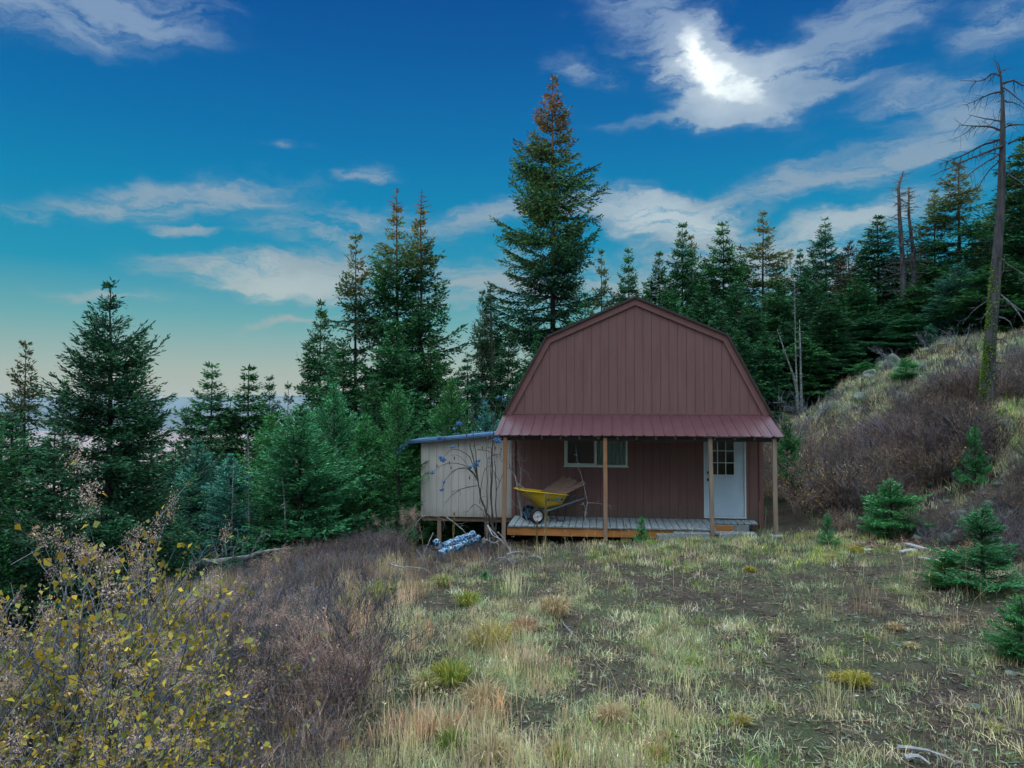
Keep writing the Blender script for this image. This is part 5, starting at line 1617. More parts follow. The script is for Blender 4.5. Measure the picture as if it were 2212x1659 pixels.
# pair of bare snags in the wood
def snag(pts, Y, r0, ntw, label, ltw=.8, mat='snag_bark', name='snag', zend=None, group=None):
    P0 = pt3(*pts[-1], Y); g = gz(P0.x, Y) - .1
    o = empty(name, (P0.x, Y, g), label, 'dead tree', group)
    P = [pt3(px, py, Y) - Vector((P0.x, Y, g)) for px, py in pts][::-1]
    P = [Vector((P[0].x, 0, 0))] + P if P[0].z > .3 else P
    m_ = MB()
    n = len(P)
    m_.tube(P, [r0 * (1 - .85 * i / (n - 1)) for i in range(n)], 8)
    put('trunk', m_.mesh(), M[mat], o, smooth=True)
    if ntw:
        m2 = MB(); H = P[-1].z
        for _ in range(ntw):
            t = .35 + .64 * rr.random() ** .8
            z = H * t
            k = max(j for j in range(n) if P[j].z <= z + 1e-6); k = min(k, n - 2)
            f = (z - P[k].z) / max(P[k + 1].z - P[k].z, 1e-6); p = P[k].lerp(P[k + 1], f)
            a = rr.random() * 6.28; l = ltw * (.25 + .75 * (1 - t)) * (.5 + rr.random())
            d = Vector((math.cos(a), math.sin(a), rr.normal(.05, .25)))
            e = p + d * l; mid = p + d * l * .5 + Vector((0, 0, .04 * l))
            m2.tube([p, mid, e], [.016, .010, .003], 3, cap=False)
            for _k in range(3):
                s = p.lerp(e, .3 + .6 * rr.random())
                m2.tube([s, s + (d * .4 + Vector(rr.normal(0, .5, 3))) * l * .35], [.005, .002], 3, cap=False)
        put('branches', m2.mesh(), M[mat], o)
    return o


snag([(1951, 370), (1941, 405), (1943, 465), (1949, 550), (1952, 640), (1955, 760)], 28, .16, 120, 'taller left one of the pair of bare snags in the right-hand wood', 1.1, group='bare snags in the wood')
snag([(1963, 403), (1963, 465), (1971, 530), (1976, 640), (1978, 760)], 28.4, .15, 130, 'shorter right one of the pair of bare snags in the right-hand wood', .95, group='bare snags in the wood')
snag([(1704, 556), (1716, 614), (1718, 728), (1720, 800), (1723, 880)], 23.6, .038, 26, 'thin pale dead trunk standing in the dark gap right of the cabin roof', .4, 'bark_pale', 'snag')
snag([(1679, 712), (1697, 765), (1714, 812), (1722, 850)], 23.9, .06, 3, 'pale dead trunk leaning against the thin pale one right of the roof', .3, 'bark_pale', 'snag')
snag([(1727, 690), (1729, 760), (1731, 860)], 24.1, .06, 8, 'grey dead trunk close behind the thin pale one', .3, 'bark_pale', 'snag')
snag([(504, 1000), (502, 1080), (500, 1160), (499, 1205)], 17.9, .036, 10, 'thin white trunk among the blue-green young firs above the fallen birch', .25, 'bark_pale', 'snag')
snag([(535, 930), (537, 1030), (538, 1130), (538, 1200)], 18.0, .034, 12, 'long thin white trunk under the round-topped skyline fir', .25, 'bark_pale', 'snag')
snag([(610, 1030), (614, 1080), (617, 1150), (618, 1185)], 17.9, .045, 8, 'pale trunk in front of the bushy bright young fir', .25, 'bark_pale', 'snag')
snag([(1060, 632), (1062, 700), (1064, 800)], 30.5, .07, 30, 'thin bare reddish spike between the twin-topped and the tallest fir', .5, 'bark', 'snag')


# fallen birch with upright shoots
def Z7(x, y): return (324 + .2604 * x, 792 + .2604 * y)
LY = 16.6
P0 = pt3(*Z7(640, 1615), LY); g = gz(P0.x, LY) + .0
o = empty('fallen_birch', (P0.x, LY, g), 'fallen white birch log with bare upright limbs below the left firs', 'fallen tree')
dz = Vector((P0.x, LY, g))
lp = []
for x, y in [(380, 1650), (520, 1625), (640, 1610), (830, 1580), (900, 1545), (1040, 1520), (1190, 1505)]:
    p = pt3(*Z7(x, y), LY); p.z = max(p.z, gz(p.x, LY) + .05); lp.append(p - dz)
m_ = MB(); m_.tube(lp, [.085, .08, .075, .06, .045, .03, .015], 8); put('trunk', m_.mesh(), M['bark_pale'], o, smooth=True)
for pts in [[(370, 1610), (352, 1540), (325, 1470), (323, 1390), (350, 1305)], [(437, 1625), (425, 1560), (408, 1480), (411, 1400), (420, 1320)], [(420, 1480), (432, 1430), (450, 1370), (495, 1270)], [(570, 1605), (540, 1520), (515, 1440), (510, 1380), (525, 1310)],
            [(592, 1600), (600, 1540), (600, 1490), (612, 1440)], [(634, 1570), (622, 1480), (612, 1420), (626, 1350), (625, 1295)], [(692, 1590), (690, 1530), (715, 1480), (728, 1400), (722, 1330)], [(768, 1575), (768, 1500), (765, 1440), (825, 1410)], [(822, 1585), (850, 1530), (880, 1470), (900, 1430), (950, 1350)],
            [(290, 1650), (282, 1580)], [(530, 1625), (600, 1650), (660, 1665)], [(700, 1610), (740, 1660)], [(900, 1430), (960, 1390), (1000, 1410)], [(545, 1610), (560, 1640), (490, 1680)]]:
    m_ = MB(); dep = rr.normal(0, .12)
    P = [pt3(*Z7(x, y), LY + dep) - dz for x, y in pts]
    twiggy(m_, P, .021, rr, 3, .12, 0, rt=.008)
    put('limb', m_.mesh(), M['bark_pale'], o)

# ------------------------------------------------------------ blue-berried shrub beside the porch
def Z1(x, y): return (828 + .2603 * x, 828 + .2603 * y)
EYp = 15.75
b0 = Vector((at(1062, 1180, EYp)[0], EYp, 0)); b0.z = gz(b0.x, b0.y) - .05
o = empty('elderberry_shrub', tuple(b0), 'tall arching bare shrub with blue berry clusters in front of the shed', 'shrub')
ST = [([(930, 1250), (850, 1060), (810, 950), (785, 800), (770, 600), (750, 450), (740, 300)], .022), ([(785, 800), (740, 590), (690, 430), (650, 360), (570, 350), (500, 390), (470, 430)], .012),
      ([(775, 770), (720, 620), (640, 560), (570, 550), (510, 600), (495, 630)], .009), ([(775, 780), (690, 690), (560, 660), (470, 690), (400, 740)], .009), ([(780, 800), (700, 710), (600, 720), (540, 770), (500, 830), (490, 880)], .009),
      ([(785, 820), (740, 730), (640, 700), (560, 760)], .008), ([(780, 790), (640, 610), (560, 600)], .006), ([(920, 1260), (900, 1000), (905, 600), (915, 400), (930, 200), (900, 160), (875, 110)], .018), ([(930, 200), (960, 180), (1000, 140)], .007),
      ([(860, 1150), (865, 900), (855, 560), (880, 430)], .014), ([(905, 1200), (890, 870), (895, 600), (890, 520)], .013), ([(935, 1200), (930, 830), (920, 600), (910, 300)], .013), ([(905, 600), (960, 590), (1000, 630)], .008), ([(800, 1000), (830, 740), (900, 680)], .007),
      ([(935, 900), (990, 760), (1000, 740)], .007), ([(830, 1060), (760, 1005), (700, 1060), (680, 1090)], .007), ([(780, 850), (640, 880), (540, 960), (500, 1030)], .008), ([(740, 300), (790, 265), (800, 280)], .005),
      ([(850, 1280), (840, 1150), (835, 1060)], .018), ([(780, 550), (860, 560), (940, 600), (990, 650)], .007), ([(500, 390), (490, 430), (520, 470)], .005), ([(860, 460), (900, 380), (940, 330)], .006),
      ([(970, 820), (900, 700), (870, 600)], .006), ([(640, 880), (560, 900)], .004), ([(740, 300), (740, 270), (690, 290), (620, 300)], .006), ([(910, 270), (840, 200), (700, 160), (640, 150)], .008)]
for pts, r0 in ST:
    m_ = MB(); d0 = rr.normal(0, .05); dep = rr.normal(0, .25)
    P = [pt3(*Z1(x, y), EYp + d0 + dep * i / len(pts)) - b0 for i, (x, y) in enumerate(pts)]
    if pts[0][1] > 1100: P = [Vector((P[0].x * .3, 0, 0.0))] + P
    twiggy(m_, P, r0 * 1.3, rr, 5, .12, .3)
    put('stem', m_.mesh(), M['stem_dark'], o)
for (x, y, s) in [(630, 335, 24), (590, 380, 12), (468, 455, 22), (495, 635, 28), (475, 615, 12), (575, 530, 16), (405, 745, 13), (487, 880, 17), (765, 680, 27), (720, 695, 13), (790, 645, 15), (948, 475, 36), (840, 170, 15), (955, 115, 14), (1000, 135, 16), (505, 815, 11), (800, 280, 11), (876, 620, 9)]:
    m_ = MB(); c = pt3(*Z1(x, y), EYp - .05) - b0; rad = s * .2603 / F * EYp
    for _ in range(int(26 + s * 2.2)):
        v = Vector(rr.normal(0, .42, 3)) * rad * 1.0; v.z *= .75
        q = c + v; r1 = .0105 * (.7 + .6 * rr.random())
        m_.lathe([(-r1, r1 * .2), (-r1 * .4, r1 * .95), (r1 * .4, r1 * .95), (r1, r1 * .2)], q, rr.normal(0, 1, 3), 5)
    me = m_.mesh(); put('berry_cluster', me, M['berry'], o)
for (x, y) in [(583, 500), (620, 495), (443, 665), (547, 640), (560, 680), (588, 600), (930, 520), (970, 560), (975, 530), (715, 765), (740, 590), (510, 440), (820, 515), (500, 810)]:
    c = np.array([list(pt3(*Z1(x, y), EYp - .03) - b0)])
    V, F_ = leaves(c, np.array([[.1, 0, -1.]]), np.array([[.4, -1, .1]]), .11, .03)
    me = np_mesh(V, F_, np.tile([[.10, .075, .05]], (4, 1))); put('withered_leaf', me, M['leaf'], o)

# second bare shrub growing up through the left end of the porch
b1 = pt3(*Z1(1130, 1090), 16.9); b1.z = .11
o = empty('bare_shrub', tuple(b1), 'bare grey-stemmed shrub behind the left porch post beside the wheelbarrow', 'shrub')
for pts, r0 in [([(1150, 1100), (1105, 820), (1050, 700), (1045, 600), (1060, 480)], .026), ([(1150, 1050), (1130, 900), (1140, 760), (1120, 600), (1110, 470)], .018), ([(1120, 860), (1090, 740), (1080, 560), (1100, 440)], .012), ([(1200, 1150), (1150, 1060), (1070, 980), (1040, 870)], .012),
                ([(1130, 700), (1190, 740), (1220, 810)], .007), ([(1110, 560), (1160, 640), (1200, 620)], .006), ([(1100, 600), (1050, 560), (1040, 470)], .01), ([(1060, 720), (1030, 690)], .008), ([(1090, 1000), (1060, 1040), (1035, 1055)], .006), ([(1240, 1140), (1190, 1050), (1180, 980), (1220, 1010)], .006), ([(1140, 760), (1150, 690), (1120, 500)], .006)]:
    m_ = MB(); P = [pt3(*Z1(x, y), 16.9) - b1 for x, y in pts]
    twiggy(m_, P, r0, rr, 7, .12, .1); put('stem', m_.mesh(), M['grey_wood'], o)

# dead branches lying and leaning
def Z3(x, y): return (900 + .1465 * x, 1116 + .1465 * y)
DB = [([(245, 240), (170, 400), (95, 600), (150, 780)], 'pale forked branch standing upright left of the shed stilt', .012, 13.6), ([(0, 490), (90, 620), (110, 720), (135, 790)], 'pale branch crossing the foot of the upright forked one', .011, 13.5),
      ([(-420, 690), (-250, 740), (0, 755), (150, 800), (380, 1010)], 'long grey branch lying across the brush left of the heap', .018, 12.9), ([(-60, 1100), (200, 1130), (420, 1165), (740, 1130)], 'thin stick lying flat in the grass below the heap', .007, 11.6),
      ([(430, 0), (580, 110), (760, 270), (850, 345)], 'thick curved grey branch arching under the shed', .016, 15.6), ([(910, 460), (960, 590), (1070, 750), (1200, 800)], 'pale curved branch at the left of the heap', .011, 13.8),
      ([(340, 890), (620, 870), (900, 815), (1080, 770)], 'long greenish stick lying left of the heap', .008, 13.2), ([(-20, 130), (60, 20), (200, -20), (440, 60)], 'arched twig rising in front of the left shed wall', .009, 15.2)]
for pts, lb, r0, Y in DB:
    P = [pt3(*Z3(x, y), Y) for x, y in pts]; g0 = Vector(P[-1])
    m_ = MB(); twiggy(m_, [p - g0 for p in P], r0, rr, 3, .18, .1)
    put('dead_branch', m_.mesh(), M['grey_wood'], None, lb, 'branch', loc=tuple(g0))
hc = pt3(*Z3(1330, 640), 13.9)
HEAP = [((1340, 620), (1640, 920)), ((1200, 230), (1450, 700)), ((1060, 160), (1430, 560)), ((1330, 650), (1100, 1000)), ((1090, 770), (1350, 540)), ((1850, 620), (1400, 700)), ((1330, 550), (1590, 560)), ((1240, 640), (1010, 770)), ((1340, 640), (1500, 850)),
        ((1260, 790), (1180, 1000)), ((1100, 590), (1020, 700)), ((1050, 130), (1250, 330)), ((1020, 340), (1220, 330)), ((1400, 720), (1760, 800)), ((1290, 600), (1170, 630)), ((1450, 660), (1560, 590)), ((1340, 660), (1360, 800)), ((1090, 1150), (1110, 950))]
for i, ((x0, y0), (x1, y1)) in enumerate(HEAP):
    Ya, Yb = 13.9 + rr.normal(0, .2), 13.9 + rr.normal(0, .25)
    A, B = pt3(*Z3(x0, y0), Ya), pt3(*Z3(x1, y1), Yb)
    mid = (A + B) / 2 + Vector(rr.normal(0, .06, 3))
    m_ = MB(); twiggy(m_, [A - hc, mid - hc, B - hc], .017, rr, 4, .16, .1)
    put('dead_branch', m_.mesh(), M['grey_wood'], None, 'grey dead branch in the tangled heap at the foot of the left porch post', 'branch', 'branches of the tangled heap', loc=tuple(hc))

# tall seed stalks
def stalk(px0, py0, px1, py1, Y, label, r0=.010, spike=.35, mat='grass', name='mullein_stalk', cat='stalk'):
    B = pt3(px1, py1, Y); B.z = gz(B.x, Y) - .03; Tt = pt3(px0, py0, Y)
    nb = NB(); d = Tt - B; n = 10
    P = np.array([list((d * (i / n)) + Vector((math.sin(i * .9) * .008, 0, 0))) for i in range(n + 1)])
    V, F_ = segs(P[:-1], P[1:], np.linspace(r0, r0 * .6, n), np.linspace(r0, r0 * .6, n + 1)[1:], 5)
    nb.add(V, F_, (.30, .24, .13))
    if spike:
        m = int(260 * spike / .35)
        t = 1 - spike * rr.random(m) ** 1.1
        p = np.array([list(d * float(q)) for q in t]); a = rr.random(m) * 6.28
        D_ = np.stack([np.cos(a), np.sin(a), np.full(m, .5)], 1)
        w_ = r0 * 1.5
        V, F_ = leaves(p, D_, rr.normal(0, 1, (m, 3)), w_ * 1.6, w_ * 1.1)
        nb.add(V, F_, np.repeat(pick(rr, [(.26, .22, .10), (.20, .17, .09), (.34, .28, .13)], m), 4, 0))
    return put(name, nb.mesh(), M['grass'], None, label, cat, loc=tuple(B))
stalk(1180, 1068, 1178, 1258, 11.9, 'tallest yellowish mullein stalk, just right of the wheelbarrow wheel', .012)
stalk(1160, 1125, 1159, 1262, 11.8, 'mullein stalk left of the tallest one', .011, .25)
stalk(981, 1108, 976, 1256, 12.0, 'mullein stalk in front of the left shed stilt', .010, .3)
stalk(890, 1165, 893, 1290, 12.0, 'thin mullein stalk in the brush left of the shed', .007, .3)
for i, (a, b, c, d_, Y, lb) in enumerate([(1130, 1168, 1137, 1258, 12, 'slender stalk right of the branch heap'), (1228, 1145, 1262, 1232, 13, 'bent straw stalk leaning left below the middle porch post'), (1218, 1160, 1250, 1235, 13, 'second bent straw stalk below the middle porch post'),
                                          (1352, 1128, 1360, 1235, 13, 'straw stalk before the beam right of the middle post'), (1600, 1120, 1598, 1175, 14.2, 'weed stalk in front of the door step'), (1640, 1085, 1644, 1150, 15.6, 'tall weed stalk beside the right corner of the cabin'),
                                          (1655, 1095, 1652, 1150, 15.6, 'second tall weed stalk at the right corner of the cabin'), (1848, 1165, 1850, 1205, 14, 'short grey stalk near the litter patch'), (2085, 1170, 2090, 1290, 10.2, 'dry stalk in front of the large fluffy sapling'),
                                          (2118, 1240, 2120, 1330, 9.6, 'round-headed dry stalk in front of the large fluffy sapling'), (755, 1360, 775, 1520, 7.0, 'long pale stalk in the dark left brush'), (905, 1130, 930, 1235, 13, 'pale straw stalk below the shed floor')]):
    stalk(a, b, c, d_, Y, lb, .006, .12, name='dry_stalk')
# thin dry flower stems scattered over the meadow: too many to count
def stems(n, seed, xr, yr, hr, label):
    r = np.random.default_rng(seed)
    x = r.uniform(*xr, n); y = r.uniform(*yr, n); k = in_view(x, y) & (r.random(n) < np.clip(meadow(x, y) + .25, 0, 1)); x, y = x[k], y[k]; n = len(x); z = ground_z(x, y)
    h = r.uniform(*hr, n); a = r.random(n) * 6.28; l = r.normal(0, .3, n)
    B = np.stack([x, y, z - .02], 1); Mi = B + np.stack([np.cos(a) * l * h * .3, np.sin(a) * l * h * .3, h * .55], 1); Tt = B + np.stack([np.cos(a) * l * h, np.sin(a) * l * h, h], 1)
    nb = NB(); c = pick(r, STRAW + PINK + TW_TAN, n)
    V, F_ = segs(B, Mi, .0028, .0022, 3); nb.add(V, F_, np.repeat(c, 6, 0))
    V, F_ = segs(Mi, Tt, .0022, .0012, 3); nb.add(V, F_, np.repeat(c, 6, 0))
    i = np.repeat(np.arange(n), 5); m = len(i)
    V, F_ = leaves(Tt[i] - np.array([0, 0, 1.]) * r.random((m, 1)) * .07, r.normal(0, 1, (m, 3)) + np.array([0, 0, 1.]), r.normal(0, 1, (m, 3)), .028, .009)
    nb.add(V, F_, np.repeat(c[i], 4, 0))
    put('dry_stems', nb.mesh(), M['grass'], None, label, 'weeds', kind='stuff')
stems(1300, 31, (-3.2, 7), (5.2, 16), (.18, .55), 'thin dry flower stems standing through the grass')

# ------------------------------------------------------------ stones
def stone(px, py, Y0, hw, label, seed, fl=.55, group='stones lying on the clearing', ar=1.0, mat='rock', sink=.3, cat='stone', name='stone'):
    Y = Y0
    for _ in range(40):
        x, y, z = at(px, py, Y); g = gz(x, y); Y += (z - g) * .7 * Y / 3.0; Y = min(max(Y, 3.5), 27)
    x, y, z = at(px, py, Y); z = gz(x, y); r = np.random.default_rng(seed)
    rad = hw / F * Y
    import bmesh
    bm = bmesh.new(); bmesh.ops.create_icosphere(bm, subdivisions=3, radius=1)
    off = r.random(3) * 50
    for v in bm.verts:
        c = v.co
        f = 1 + .55 * (float(fbm(c.x * 1.3 + off[0] + c.z, c.y * 1.3 + off[1] - c.z * .7, seed, 3)) - .5) + .25 * (float(fbm(c.x * 4 + off[2], c.y * 4 + c.z * 3, seed + 3, 2)) - .5)
        v.co = c * f
    # chisel some flat faces
    for _ in range(7):
        n_ = Vector(r.normal(0, 1, 3)).normalized(); d_ = .72 + .2 * r.random()
        for v in bm.verts:
            q = v.co.dot(n_) - d_
            if q > 0: v.co -= n_ * q * .9
    for v in bm.verts: v.co = Vector((v.co.x * rad, v.co.y * rad * .8 * ar, v.co.z * rad * fl))
    me = bpy.data.meshes.new('m'); bm.to_mesh(me); bm.free()
    o = put(name, me, M[mat], None, label, cat, group, loc=(x, y, z + rad * fl * (.5 - sink)))
    o.rotation_euler = (r.normal(0, .1), r.normal(0, .1), r.random() * 6)
    return o
def Z8(x, y): return (1368 + .3815 * x, 1080 + .3815 * y)
SN = [(835, 655, 25, .7, 'small round stone in the middle of the bare soil'), (575, 1255, 28, .5, 'pale stone above the pair of flat ones at the bottom'), (605, 1345, 45, .25, 'widest flat pale stone near the bottom'), (570, 1480, 40, .5, 'pale rounded stone at the bottom edge'),
      (1760, 1375, 36, .8, 'round boulder-like stone at the lower right'), (1190, 1350, 30, .35, 'flat grey stone in the lower middle right'), (1345, 1385, 30, .3, 'thin flat stone right of the lower middle'), (1380, 985, 48, .2, 'flat slab right of the bright yellow-green tuft'),
      (1135, 680, 60, .18, 'long flat slab half sunk in the soil'), (420, 1420, 18, .5, 'small pale stone left of the widest flat one'), (1930, 1170, 70, .35, 'largest mossy stone at the lower right'), (2140, 1275, 30, .6, 'tilted stone near the right edge'),
      (1980, 1260, 35, .6, 'stone just below the largest mossy one'), (1520, 264, 20, .8, 'round stone beside the boards at the litter patch'), (2140, 985, 60, .5, 'big stone at the right edge below the low sapling'), (2045, 1115, 20, 1.0, 'upright pale stone near the right edge'),
      (685, 1400, 20, .4, 'small flat stone right of the widest one'), (900, 985, 22, .3, 'flat stone left of the yellow tufts'), (880, 1112, 26, .3, 'flat bluish stone below the yellow tufts'), (1270, 665, 36, .2, 'flat slab right of the long half-sunk one'), (1550, 480, 14, .5, 'small stone below the large fluffy sapling'),
      (940, 1390, 20, .35, 'little grey stone in the lower middle'), (1610, 1130, 16, .6, 'little round stone above the round boulder-like one')]
for i, (x, y, hw, fl, lb) in enumerate(SN):
    px, py = Z8(x, y); stone(px, py, 8, hw * .3815 * .5 * 1.1, lb + ', on the clearing' if len(lb.split()) < 5 else lb, 600 + i, fl)
def Z4(x, y): return (1656 + .3906 * x, 648 + .3906 * y)
for i, (x, y, Y, hw, fl, lb) in enumerate([(690, 400, 23.5, 26, 1.2, 'mossy grey crag left of the round sapling on the hill'), (570, 440, 23, 20, 1.0, 'mossy boulder lower left of the crag on the hill'), (640, 350, 24.5, 22, .9, 'boulder on the hill crest above the crag'), (1000, 1170, 13.4, 22, .9, 'grey boulder in the bank left of the bank sapling'),
                                          (1075, 1205, 13.0, 26, .8, 'grey boulder in the bank behind the large fluffy sapling'), (1230, 1130, 13.2, 26, .9, 'pale boulder high in the bank above the large fluffy sapling'), (1110, 955, 13.6, 20, .8, 'bluish boulder at the grassy lip of the bank'), (640, 590, 21, 18, .7, 'low rock on the middle of the hill slope'),
                                          (400, 760, 19.5, 22, .6, 'low pale rock at the left of the hill slope'), (1330, 1050, 13.4, 20, .8, 'stone at the right of the bank'),
    (740, 470, 22.5, 20, .9, 'grey boulder directly below the round sapling on the hill'), (520, 560, 21.5, 22, .7, 'low mossy boulder at the left shoulder of the hill'), (860, 420, 22.8, 18, .8, 'small boulder right of the round sapling on the hill'), (760, 330, 24.3, 20, .7, 'boulder on the crest above the round sapling')]):
    px, py = Z4(x, y); stone(px, py, Y, hw * 1.0, lb, 650 + i, fl, group='boulders on the hill and bank', name='boulder', cat='boulder')
# grit and litter: uncountable
def grit(name, label, n, xr, yr, smin, smax, pal, seed, flat, densf, elong=1.0, cat='gravel'):
    r = np.random.default_rng(seed)
    x = r.uniform(*xr, n); y = yr[0] * (yr[1] / yr[0]) ** r.random(n); k = (r.random(n) < densf(x, y)) & in_view(x, y); x, y = x[k], y[k]; n = len(x)
    z = ground_z(x, y); s = smin + (smax - smin) * r.random(n) ** 4
    D_ = unit(np.stack([r.normal(0, 1, n), r.normal(0, 1, n), r.normal(0, .18, n)], 1))
    P = np.stack([x, y, z + s * .1], 1)
    V, F_ = segs(P - D_ * s[:, None] * elong * .5, P + D_ * s[:, None] * elong * .5, s * flat, s * flat * .7, 4)
    # cap with an end quad so the chips are solid
    m = len(P); b = (np.arange(m) * 8)[:, None]
    F2 = np.concatenate([F_, b + np.array([[3, 2, 1, 0]]), b + np.array([[4, 5, 6, 7]])])
    print(name, n)
    put(name, np_mesh(V, F2, np.repeat(pick(r, pal, n, .25), 8, 0)), M['twig'], None, label, cat, kind='stuff')
bare = lambda x, y: np.clip(1.05 - meadow(x, y), .1, 1) * (1 - zone_left(x, y))
grit('gravel', 'small stones and grit strewn over the bare soil', 15000, (-2, 9), (4.9, 15), .006, .045, [(.13, .14, .13), (.20, .21, .18), (.09, .095, .09), (.26, .26, .22)], 701, .34, bare)
grit('forest_litter', 'twigs, bark flakes and needles strewn over the soil', 50000, (-3, 9), (4.9, 16), .02, .11, [(.07, .05, .045), (.13, .09, .07), (.22, .16, .11), (.26, .21, .15), (.06, .09, .05), (.12, .16, .10)], 702, .07, lambda x, y: .9 * (1 - zone_left(x, y)), 1.0, 'litter')
grit('rubble', 'broken grey rock rubble showing between grass on the hill', 4200, (7, 17), (14, 25), .03, .26, [(.08, .105, .09), (.12, .15, .13), (.055, .075, .065), (.17, .20, .175)], 704, .42, lambda x, y: sstep(.50, .60, fbm(x * .6 + 11, y * .55, 93, 3)) * sstep(7, 8.5, x) * .5 + .12 * sstep(7, 8.5, x), .8, 'rocks')
grit('bark_litter', 'reddish bark litter at the foot of the hill', 5000, (6.6, 9.6), (13.4, 15.2), .02, .09, [(.20, .11, .09), (.26, .15, .12), (.14, .08, .07)], 703, .22, lambda x, y: sstep(.42, .52, fbm(x * .9, y * .9, 9, 2)) + .3, 1.0, 'litter')
# loose boards and driftwood
def plank(name, p, q, w, t, mat, label, cat='board', dzo=.03):
    A = Vector((*p, 0)); B = Vector((*q, 0)); A.z = gz(*p) + dzo; B.z = gz(*q) + dzo
    c = (A + B) / 2
    return put(name, MB().bar(A - c, B - c, w, t).mesh(.004), M[mat], None, label, cat, loc=tuple(c))
def gp(px, py, Y=9.0):
    for _ in range(40):
        x, y, z = at(px, py, Y); Y += (z - gz(x, y)) * .7 * Y / 3.0; Y = min(max(Y, 3.5), 24)
    return (x, y)
plank('board', gp(1860, 1188), gp(1880, 1192), .24, .02, 'grey_wood', 'pale square board lying at the edge of the bark litter')
plank('board', gp(1945, 1196), gp(1975, 1190), .10, .03, 'grey_wood', 'short pale board beside the round stone')
plank('board', gp(1958, 1180), gp(1998, 1192), .12, .035, 'grey_wood', 'bluish weathered board right of the round stone', dzo=.05)
plank('board', gp(1985, 1208), gp(2030, 1216), .06, .03, 'grey_wood', 'thin grey board half buried left of the large fluffy sapling')
m_ = MB()
for (a, b, c, d_, lb, r0) in [(1940, 1622, 2070, 1656, 'long bleached stick at the bottom edge on the right', .022), (1955, 1645, 2010, 1659, 'bleached root piece below the long stick', .03), (1380, 1690, 1300, 1610, 'thin stick crossing the grass at the bottom', .006), (1405, 1315, 1560, 1335, 'thin dark twig lying on the soil', .008), (1210, 1345, 1330, 1500, 'long thin fallen stem lying down the grass strip', .005)]:
    A, B = gp(a, b), gp(c, d_); A = Vector((*A, gz(*A) + .03)); B = Vector((*B, gz(*B) + .03)); c_ = (A + B) / 2
    m_ = MB(); twiggy(m_, [A - c_, (A + B) / 2 - c_ + Vector((.02, .03, .02)), B - c_], r0, rr, 3, .1, 0)
    put('stick', m_.mesh(), M['grey_wood'], None, lb, 'stick', loc=tuple(c_))
# bleached dead shrubs on the hill
for i, (px, py, pyb, Y, w_, lb) in enumerate([(2010, 715, 755, 23.5, .8, 'bleached dead shrub on the hill crest left of the blue-green fir'), (2075, 700, 742, 22.5, 1.0, 'bleached branching dead shrub on the crest right of the blue-green fir foot'), (1756, 838, 880, 21.5, 1.3, 'pale dead shrub at the left foot of the hill before the wood'),
                                             (1930, 745, 775, 24.5, 1.0, 'grey dead shrub lying over the hill crest'), (2185, 800, 880, 17.6, 1.6, 'tangle of dark dead branches right of the big dead tree'), (1700, 845, 900, 20.5, 1.2, 'blue-grey dead shrub behind the right roof edge')]):
    x, y, zt = at(px, py, Y); zg = gz(x, y); h = max(.5, zt - zg)
    a, l = shrub(800 + i, h, w_ * .8, 9, TW_GREY if i != 4 else TW_PURP, None, 0, r0=.014, sub=2, tw=1.6, arch=.6)
    bush('dead_shrub', lb, 'shrub', x, y, a, l, 'dead shrubs on the hill')
sap('sapling_a', 1700, 905, 960, 18.8, 34, 'round green fir sapling in the brush right of the cabin roof edge')
sap('sapling_b', 2105, 925, 985, 15.2, 30, 'small dark fir sapling at the edge of the green terrace')
# individual leafier bushes at the foot of the hill
for i, (px, py, Y, w_, lb) in enumerate([(1720, 880, 19.5, 1.6, 'rust-leaved bush directly right of the cabin roof edge'), (1800, 985, 17.5, 1.7, 'large brown-leaved bush right of the right porch post'), (1930, 935, 18.2, 1.8, 'dark bush with a few yellow leaves in the middle of the hill foot'), (2030, 905, 17.6, 1.6, 'bush with scattered orange leaves left of the big dead tree'), (1740, 1020, 17.2, 1.3, 'dark bush right behind the right porch post'), (2060, 985, 16.2, 1.4, 'dark bush in the hollow below the terrace')]):
    x, y, zt = at(px, py, Y); zg = gz(x, y); h = max(.6, zt - zg)
    a, l = shrub(820 + i, h, w_, 34, TW_PURP if i % 2 else TW_RED, L_BRN + L_BRN + L_YEL[:3], 700, .045, .03, r0=.009, sub=2, tw=2.4)
    bush('leafy_bush', lb, 'shrub', x, y, a, l, 'bushes at the foot of the hill')

# ------------------------------------------------------------ netting roll under the shed
p = pt3(952, 1196, 16.6); q = pt3(1034, 1164, 17.6)
o = empty('netting_roll', tuple(p), 'crumpled roll of blue-and-white printed sheeting lying under the shed', 'roll')
for k, (ofs, sc) in enumerate(((Vector((0, 0, 0)), 1.0), (Vector((.05, .12, .14)), .8), (Vector((-.02, -.10, .02)), .7))):
    m_ = MB(); P = [p.lerp(q, t) - p + ofs + Vector(rr.normal(0, .015, 3)) for t in np.linspace(0, sc, 9)]
    m_.tube(P, [(.085 + .02 * rr.random()) * (.9 if k else 1) for _ in P], 9); put('roll', m_.mesh(), M['blue_netting'], o)
m_ = MB(); c = pt3(943, 1172, 16.8) - p; m_.lathe([(-.07, .03), (-.04, .085), (.02, .09), (.07, .04)], c, (0.2, 1, .3), 10); put('folded_end', m_.mesh(), M['blue_netting'], o)

# ------------------------------------------------------------ wheelbarrow
WX, WY = at(1160, 1129.5, 16.6)[0], 16.6
A_ = R(20)
wb_ = empty('wheelbarrow', (WX, WY, DZ + .004), 'yellow two-wheeled wheelbarrow loaded with boards on the porch deck', 'wheelbarrow', rz=A_)
